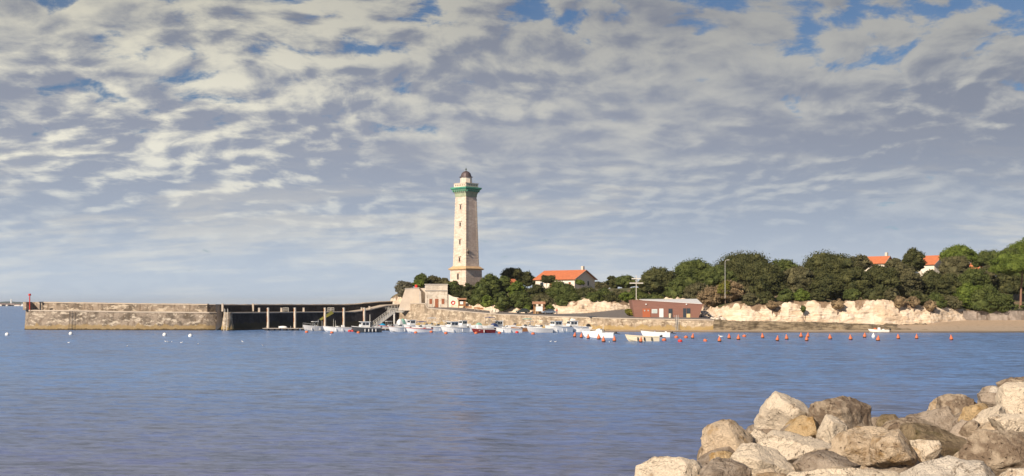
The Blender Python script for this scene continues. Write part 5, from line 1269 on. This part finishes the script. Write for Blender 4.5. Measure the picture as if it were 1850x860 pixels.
boat(888, 597, 6.0, 2.3, .8, -120, 'white boat with domed navy cover and blue awning', M_gel, 'cuddy', extra=(('hood', M_blue, -.9, 1.3), ('bimini', M_blue, .6, .9), OB))
boat(917, 601, 6.2, 2.2, .8, -145, 'slim open white boat with red float at its stern', M_gel, 'console', stripe=M_gelgrey, extra=(OB, ('fenders', [(-.2, 1), (1.8, 1)], M_white), ('box', M_gel, 1.2, 0, .7, .5)))
boat(945, 599, 6.0, 2.2, .8, -150, 'wooden sided boat under a pale green awning', M_wood, 'cuddy', stripe=M_gel, extra=(('bimini', M_green, -1.2, .6), OB, ('fenders', [(-2.2, 1), (-1.0, 1)], M_white)), cabin=M_gel)
boat(974, 601, 5.8, 2.2, .85, -150, 'grey white boat with low red trimmed cabin left of the large wheelhouse', M_gelgrey, 'cuddy', stripe=M_gel, extra=(('rail',), ('box', M_redp, 1.4, 0, .4, .25), OB), cabin=M_gel)
boat(985, 596.5, 6.4, 2.4, .9, -125, 'white boat with dark windows half hidden behind the grey white boat', M_gel, 'pilot', extra=(OB,))
boat(1007, 600.5, 7.0, 2.8, 1.1, -128, 'large white boat with the tallest glazed wheelhouse', M_gel, 'pilot', stripe=M_gelgrey, extra=(('rail',), ('fenders', [(-1.8, 1), (-.3, 1), (1.4, 1)], M_white), OB))
boat(1036, 599, 6.8, 2.6, 1.0, -140, 'white cruiser with raised helm right of the tallest wheelhouse', M_gel, 'pilot', stripe=M_gelgrey, extra=(('rail',), ('fenders', [(-1.5, 1)], M_white), ('flybox', .2), OB))
boat(1046, 600, 4.6, 1.9, .6, -160, 'small white open tender at the cruiser stern', M_gel, 'open', extra=(('mast', [(-1.0, 0, 1.3)]),))
boat(1066, 598, 6.2, 2.4, .8, -150, 'white boat with rounded black canopy behind the buoy field', M_gel, 'cuddy', extra=(('hood', M_black, .4, 1.25), ('bimini', M_darkhull, -.6, 1.1), OB))
boat(1080, 610, 6.9, 2.5, .95, 162+8, 'white cabin cruiser lying broadside at the left end of the buoys', M_gel, 'cuddy', extra=(('tilted', [-.4, .4]), ('hood', M_gel, -.3, 1.2), ('rail',), ('mast', [(-1.2, .5, 1.5), (-1.2, -.5, 1.5)])))
boat(1121, 598.5, 5.4, 2.1, .8, 170, 'white motor boat moored alone close to the quay left of the clubhouse', M_gel, 'cuddy', extra=(('box', M_white, .3, 0, .9, .8), OB, ('fenders', [(-1.2, 1), (1, 1)], M_white)))
boat(1160, 616.5, 6.6, 2.2, .85, 176, 'cream open boat broadside, nearest of the moored boats', M_cream, 'open', stripe=M_cream, extra=(('tilted', [0]), ('fenders', [(-1.9, -1), (-.4, -1), (.9, -1), (-1.9, 1), (-.4, 1), (.9, 1)], M_black), ('box', M_gel, -2.2, 0, .5, .4)))
tb = boat(1184, 609, 6.4, 2.2, .9, 170, 'white open boat with a seated person behind the cream boat', M_gel, 'open', extra=(('tilted', [0]), ('box', M_gel, -2.4, 0, .5, .35)))
person(1183.5, YW(609), .42, 'person in pale blue seated in the white open boat', simple('pale_blue_shirt', (.30, .38, .50)), seated=True, face=R(-60))
BK = 'motor boats moored behind the pontoon'
for px_, Y_, kd_, ex_, lab_ in ((745, 372, 'pilot', (), 'small white cabin boat behind the gap right of the hooped canopy'), (777, 366, 'cuddy', (('bimini', M_gelgrey, -.5, .5),), 'pale boat with grey awning tucked behind the framed white boat'),
        (806, 364, 'console', (('ttop',),), 'white topped boat behind the bow of the wide pilothouse boat'), (838, 362, 'pilot', (), 'white cabin boat behind the stern of the wide pilothouse boat'),
        (862, 360, 'cuddy', (('hood', M_green, -.6, 1.3),), 'boat with a grey green hood behind the tall white console cover'), (903, 358, 'pilot', (('mast', [(-1, 0, 2.6)]),), 'white cabin boat with mast behind the navy cover'),
        (928, 356, 'cuddy', (('box', M_redp, -.5, 0, .4, .6),), 'white boat with a red bundle behind the slim open boat'), (958, 356, 'console', (('ttop',),), 'white topped boat between the green awning and the grey white boat'),
        (1026, 352, 'cuddy', (('rail',),), 'low white boat behind the gap beside the tallest wheelhouse'), (1056, 352, 'pilot', (), 'white cabin boat close under the quay right of the raised helm cruiser')):
    boat(px_, 598, 5.2, 2.1, .85, -140+(px_ % 7)*4, lab_, M_gel, kd_, stripe=M_gelgrey if px_ % 2 else None, extra=ex_, Y=Y_-4, group=BK)
boat(1587, 599.5, 5.2, 2.0, .55, 172, 'white inflatable boat with orange gear drawn up on the beach', M_gel, 'console', extra=(('box', M_orange, .9, 0, .6, .6), OB), Y=328, name='inflatable_boat')

# ------------------------------------------------------------------ buoys
def buoy(px, py, kind, label, k=1.0, tilt=0.0, group='orange mooring buoys off the beach'):
    Y = YW(py+4.2 if kind != 'white' else py+3.5); t = empty('mooring_buoy', (PX(px, Y), Y, 0)); t.rotation_euler = (0, tilt, 0); tag(t, label, 'buoy', group)
    if kind == 'pear':
        MB().lathe([(.02, -.05), (.28, 0.0), (.40*k, .18), (.41*k, .38), (.34*k, .60), (.20*k, .82), (.11, .98), (.10, 1.12), (.03, 1.18)], 14).build('float', M_orange, t, smooth=True)
        MB().lathe([(.10, -.35), (.33*k, -.12), (.415*k, .10), (.425*k, .20), (.39, .22)], 14).build('weed_band', M_rubber, t, smooth=True)
    elif kind == 'white' or kind == 'whitepear':
        if kind == 'white': MB().lathe([(.02, -.42), (.30, -.28), (.46, .02), (.49, .22), (.44, .45), (.26, .63), (.05, .69)], 16).build('float', M_white, t, smooth=True)
        else: MB().lathe([(.02, -.05), (.28, 0.0), (.40, .18), (.41, .38), (.34, .60), (.20, .82), (.11, .98), (.10, 1.12), (.03, 1.18)], 14).build('float', M_white, t, smooth=True)
        MB().tube((0, 0, .6), (0, 0, .82), .05, n=6).build('eye', M_steel, t)
    else:
        MB().lathe([(.02, -.2), (.3, -.12), (.45, .08), (.46, .25), (.36, .42), (.14, .52)], 14).build('float', M_redp if kind == 'red' else M_orange, t, smooth=True)
        MB().tube((0, 0, .48), (0, 0, .66), .05, n=6).build('eye', M_steel, t)
    return t
WG = 'white mooring buoys off the breakwater'
buoy(13, 602.5, 'white', 'white round buoy at the far left, off the pier head', group=WG); buoy(128, 601, 'white', 'white round buoy below the black ladder', group=WG)
buoy(297.5, 603, 'white', 'white round buoy, left one of the pair before the breakwater', group=WG); buoy(344, 605, 'white', 'white round buoy, right one of the pair before the breakwater', group=WG)
BU = [(1038, 605, 'pear', 'orange buoy furthest left in the buoy field'), (1050, 606.5, 'pear', 'orange buoy second from the left, before the white cruiser bow'), (1063, 608, 'pear', 'orange buoy against the bow of the broadside cruiser'),
 (1082, 609, 'pear', 'orange buoy against the middle of the broadside cruiser'), (1090.5, 614, 'pear', 'orange buoy nearest to us below the broadside cruiser'), (1110, 613, 'pear', 'orange buoy under the tilted outboards of the broadside cruiser'),
 (1157.5, 614.5, 'pear', 'orange buoy in front of the cream boat hull'), (1200, 611.5, 'low', 'orange round float at the cream boat outboard'), (1222, 606.5, 'low', 'orange round float right of the white open boat outboard'),
 (1228.5, 613.5, 'red', 'flat red float lying low, brightest in the buoy field'), (1239.5, 606.5, 'low', 'orange round float before the dark clubhouse door'), (1251, 607.5, 'pear', 'orange buoy before the right end of the clubhouse'),
 (1273, 612.5, 'low', 'orange buoy lying on its side before the rubble'), (1300, 613.5, 'pear', 'orange buoy just below the standing gull'), (1317.5, 608, 'pear', 'orange buoy right of the standing gull'),
 (1334, 610, 'pear', 'orange buoy before the start of the pale cliff'), (1344.5, 604.5, 'low', 'orange buoy close to shore below the cliff start'), (1378, 607, 'pear', 'orange buoy below the round dark oak'),
 (1404, 612, 'pear', 'orange buoy nearer to us below the first cliff notch'), (1421.5, 609.5, 'pear', 'orange buoy right of the first cliff notch'), (1447, 605.5, 'pear', 'orange buoy closest to shore below the green cliff tuft'),
 (1459, 605.5, 'pear', 'farther of two orange buoys in line under the largest oak'), (1457.5, 612, 'pear', 'nearer of two orange buoys in line under the largest oak'), (1500, 609, 'pear', 'orange buoy below the brown cleft of the cliff'),
 (1537, 610, 'pear', 'orange buoy left of the beached inflatable'), (1562, 606, 'pear', 'orange buoy at the bow of the beached inflatable'), (1586, 612, 'pear', 'orange buoy nearest to us below the beached inflatable'),
 (1623, 608.5, 'pear', 'orange buoy right of the beached inflatable'), (1656, 608.5, 'pear', 'orange buoy below the gabled hilltop house'), (1719, 610.5, 'pear', 'last orange buoy at the right, alone before the beach')]
rb = random.Random(8)
for px, py, kd, lab in BU: buoy(px, py, kd, lab, rb.uniform(.80, .95), R(55) if 'on its side' in lab else R(rb.uniform(-8, 8)))
buoy(1578, 606.5, 'whitepear', 'the only white pear buoy among the orange ones, before the beached inflatable', group=None)
FG = 'orange and red floats along the pontoon boats'
for px, py, kd, lab in ((554, 597, 'low', 'orange float at the bow of the T top boat'), (599.5, 598, 'low', 'orange float at the bow of the open white boat'), (603, 594, 'low', 'round float above the open white boat bow'),
        (631.5, 595, 'red', 'left of two red floats between the open boat and the charcoal boat'), (637.5, 595, 'red', 'right of two red floats beside the charcoal boat'), (647.5, 598, 'low', 'orange float at the charcoal boat bow'), (687, 595, 'low', 'orange float before the turquoise tarpaulin'),
        (751, 598, 'low', 'orange float at the bow of the boat with red gear'), (779, 596.5, 'low', 'large orange float left of the framed white boat'), (805.5, 599, 'low', 'orange float at the bow of the wide pilothouse boat'), (860, 599, 'low', 'orange float at the bow of the dark red boat'),
        (902.5, 598.5, 'low', 'orange float at the bow of the slim open boat'), (934, 597.5, 'red', 'bright red float at the stern of the slim open boat'), (963, 600, 'low', 'orange float at the bow of the grey white boat')):
    buoy(px, py, kd, lab, group=FG)

# ------------------------------------------------------------------ gulls
def gull(px, py, lab, fly=False, rz=0.0, s=1.0):
    Y = YW(py); m = MB(); t = empty('gull', (PX(px, Y), Y, 0), rz); tag(t, lab, 'gull', 'gulls resting on the water')
    rr = []
    for x, r, z in ((-.36, .015, .12), (-.25, .06, .10), (-.1, .11, .08), (.08, .11, .08), (.17, .065, .14), (.20, .05, .21), (.25, .055, .26), (.31, .035, .26), (.37, .01, .24)):
        rr.append([(x*s, r*s*math.cos(a), (z+r*math.sin(a)*.9)*s) for a in np.linspace(0, 2*math.pi, 9)[:-1]])
    m.rings(rr).build('body', M_white, t, smooth=True)
    MB().rings([[(-.42*s, y*.05*s, .14*s), (-.42*s, y*.07*s, .15*s), (-.42*s, y*.06*s, .16*s)] for y in (1,)]+[[(.08*s, .08*s, .10*s), (.08*s, .13*s, .14*s), (.08*s, .08*s, .19*s)]]).build('wing', M_gelgrey, t)
    return t
for i, (px, py, lab) in enumerate(((124.5, 619, 'white gull on the water below the black ladder'), (229.5, 626, 'white gull on the open water, furthest left after the ladder gull'), (299, 617, 'left gull of three below the paired white buoys'), (303.5, 617.5, 'middle gull of three below the paired white buoys'),
        (310.5, 617.5, 'right gull of three below the paired white buoys'), (328, 619, 'gull right of the three below the white buoys'), (357.5, 622, 'gull nearer to us right of the white buoys'), (438, 617, 'gull on the water below the buttress'), (475, 624.5, 'gull nearer to us, right of the one below the buttress'), (995, 617, 'gull floating left before the tallest wheelhouse'), (1003.5, 617.5, 'gull floating right before the tallest wheelhouse'), (1101, 618, 'gull floating below the broadside cruiser'), (597, 605, 'gull close before the open white boat'))):
    gull(px, py+.5, lab, rz=i*1.3, s=0.8)
g_ = gull(1302, 609, 'large gull sitting among the buoys right of the rubble', rz=R(170), s=1.7)

# ------------------------------------------------------------------ foreground rock bank
def bank():
    # sloping core under the boulders and under the photographer
    ex = lambda y: np.interp(y, [-30, 0, 14, 18, 21, 24, 27, 31, 40, 60], [-3.0, -1.5, 1.2, 2.2, 4.0, 5.6, 8.0, 11.0, 17.0, 30])
    ys = np.linspace(-30, 60, 120); rows = []
    for s, z in ((-7, -2.0), (-4, 0.2), (-2, 1.9), (-.3, 3.3), (1.2, 4.3), (3, 4.7), (8, 5.0), (20, 5.4), (60, 5.6)):
        rows.append(np.stack([ex(ys)+s, ys, np.full_like(ys, z)], 1))
    P = np.array(rows); sh = P.shape; Q = P.reshape(-1, 3); n = fbm(Q*[.9, .9, .9], 4); Q[:, 2] += .22*n-0.45*np.clip((Q[:, 1]-14)/3, 0, 1)
    tag(grid_mesh('rocky_bank', Q.reshape(sh), RK['grey']), kind='structure')
bank()
# (px0, px1, py0, py1, distance, material, label)
RO = [
 (1143, 1273, 824, 900, 18.3, 'cream', 'pitted cream boulder at the bottom left of the bank'),
 (1268, 1367, 757, 838, 21.2, 'tan', 'upright pitted tan boulder standing out over the water'),
 (1280, 1334, 812, 850, 20.6, 'gold', 'small golden stone under the upright tan boulder'),
 (1262, 1359, 829, 890, 17.6, 'grey', 'grey brown boulder right of the bottom left cream one'),
 (1310, 1434, 802, 880, 18.4, 'cream', 'smooth cream boulder with brown right flank below the upright one'),
 (1344, 1388, 774, 825, 22.6, 'cream', 'small cream stone behind the upright tan boulder'),
 (1365, 1500, 704, 812, 24.2, 'cream', 'largest peaked cream boulder at the top of the left group'),
 (1368, 1505, 782, 856, 20.6, 'cream', 'long sloping cream slab below the largest peaked boulder'),
 (1414, 1492, 750, 812, 22.2, 'gold', 'golden brown stone wedged under the peaked boulder'),
 (1462, 1581, 715, 806, 23.2, 'brown', 'rough grey brown block right of the peaked boulder'),
 (1478, 1530, 748, 822, 21.4, 'cream', 'cream stone below the rough grey brown block'),
 (1499, 1608, 769, 854, 19.8, 'tan', 'pointed tan boulder in the middle of the bank'),
 (1564, 1661, 779, 856, 19.3, 'tan', 'round tan boulder with dark cleft, right of the pointed one'),
 (1645, 1693, 793, 846, 19.9, 'cream', 'small cream stone between the round tan boulder and the mossy one'),
 (1436, 1556, 816, 870, 18.2, 'grey', 'flat grey stone lying across the lower middle'),
 (1424, 1640, 841, 905, 16.9, 'cream', 'long cream boulder along the bottom edge, middle'),
 (1636, 1806, 825, 910, 17.1, 'pale', 'broad pale grey boulder along the bottom edge, right of centre'),
 (1726, 1880, 772, 872, 18.8, 'brown', 'massive mottled brown boulder at the right edge'),
 (1590, 1713, 754, 812, 23.2, 'brown', 'long tan grey stone behind the mossy boulder'),
 (1630, 1752, 765, 850, 21.0, 'moss', 'mossy brown boulder left of the massive mottled one'),
 (1618, 1735, 733, 802, 26.0, 'grey', 'smooth grey boulder behind the long tan grey stone'),
 (1694, 1774, 711, 770, 28.2, 'brown', 'brown boulder higher up behind the smooth grey one'),
 (1731, 1790, 728, 790, 25.2, 'gold', 'golden stained stone left of the cream one'),
 (1762, 1832, 730, 790, 24.2, 'cream', 'cream stone right of the golden stained one'),
 (1731, 1775, 758, 800, 23.2, 'brown', 'small tan stone above the massive mottled boulder'),
 (1766, 1824, 708, 745, 29.2, 'grey', 'small grey boulder below the little cream peak'),
 (1784, 1813, 696, 725, 31.2, 'pale', 'little pale peaked stone on the ridge at right'),
 (1800, 1885, 680, 730, 33.0, 'brown', 'tan brown boulder topping the ridge at the right edge'),
 (1806, 1900, 688, 765, 28.0, 'cream', 'large cream boulder at the right edge below the top'),
 (1784, 1900, 744, 800, 21.8, 'cream', 'flat cream boulder at the right edge above the mottled one'),
 (1800, 1900, 845, 900, 16.8, 'cream', 'cream stone in the bottom right corner'),
 (1690, 1715, 728, 748, 29.2, 'pale', 'tiny pale stone left of the higher brown boulder'),
 (1584, 1632, 748, 790, 25.4, 'moss', 'dark mossy stone at the water beside the smooth grey boulder'),
 (1362, 1425, 850, 900, 17.3, 'tan', 'tan stone cut by the bottom edge below the smooth cream boulder'),
]
for i, (a, b_, c, d_, Y, mt, lab) in enumerate(RO):
    k = Y/F; rx = (b_-a)*k/2; rz = (d_-c)*k/2; ry = max(min((rx+rz)*.55, .75), .3)
    add_rock('boulder', lab, 'boulder', (PX((a+b_)/2, Y), Y, PZ((c+d_)/2, Y)), (rx, ry, rz), 500+i*7, RK[mt], 5, 'boulders of the rock bank', 0.040, 16)
    # the stones they lie on, seen only in the gaps
    add_rock('buried_stone', 'half buried stone in the gaps beneath the larger boulders', 'stone', (PX((a+b_)/2, Y), Y+ry*.5, PZ((c+d_)/2, Y)-rz*1.15), (rx*.95+.15, ry*1.1, rz*.7+.3), 900+i*3, RK['tan' if i % 2 else 'grey'], 4, 'stones under the boulders of the bank', 0.04, 14)
# the bank goes on beyond the right edge of the photograph
rs_ = random.Random(21)
for i in range(70):
    Y = 9+34*(i/70)+rs_.uniform(-.5, .5); X = 0.425*Y+1.3+rs_.random()*(5+Y*.12); r = rs_.uniform(.5, 1.0); X = max(X, 3.0)
    add_rock('bank_boulder', 'boulder of the bank just beyond the right edge', 'boulder', (X, Y, 4.75+.012*(X-5)+r*.15), (r, r*rs_.uniform(.7, 1), r*rs_.uniform(.6, .8)), 1300+i, RK[rs_.choice(['cream', 'tan', 'brown', 'grey', 'pale'])], 4, 'boulders of the bank beyond the frame', 0.04, 15)
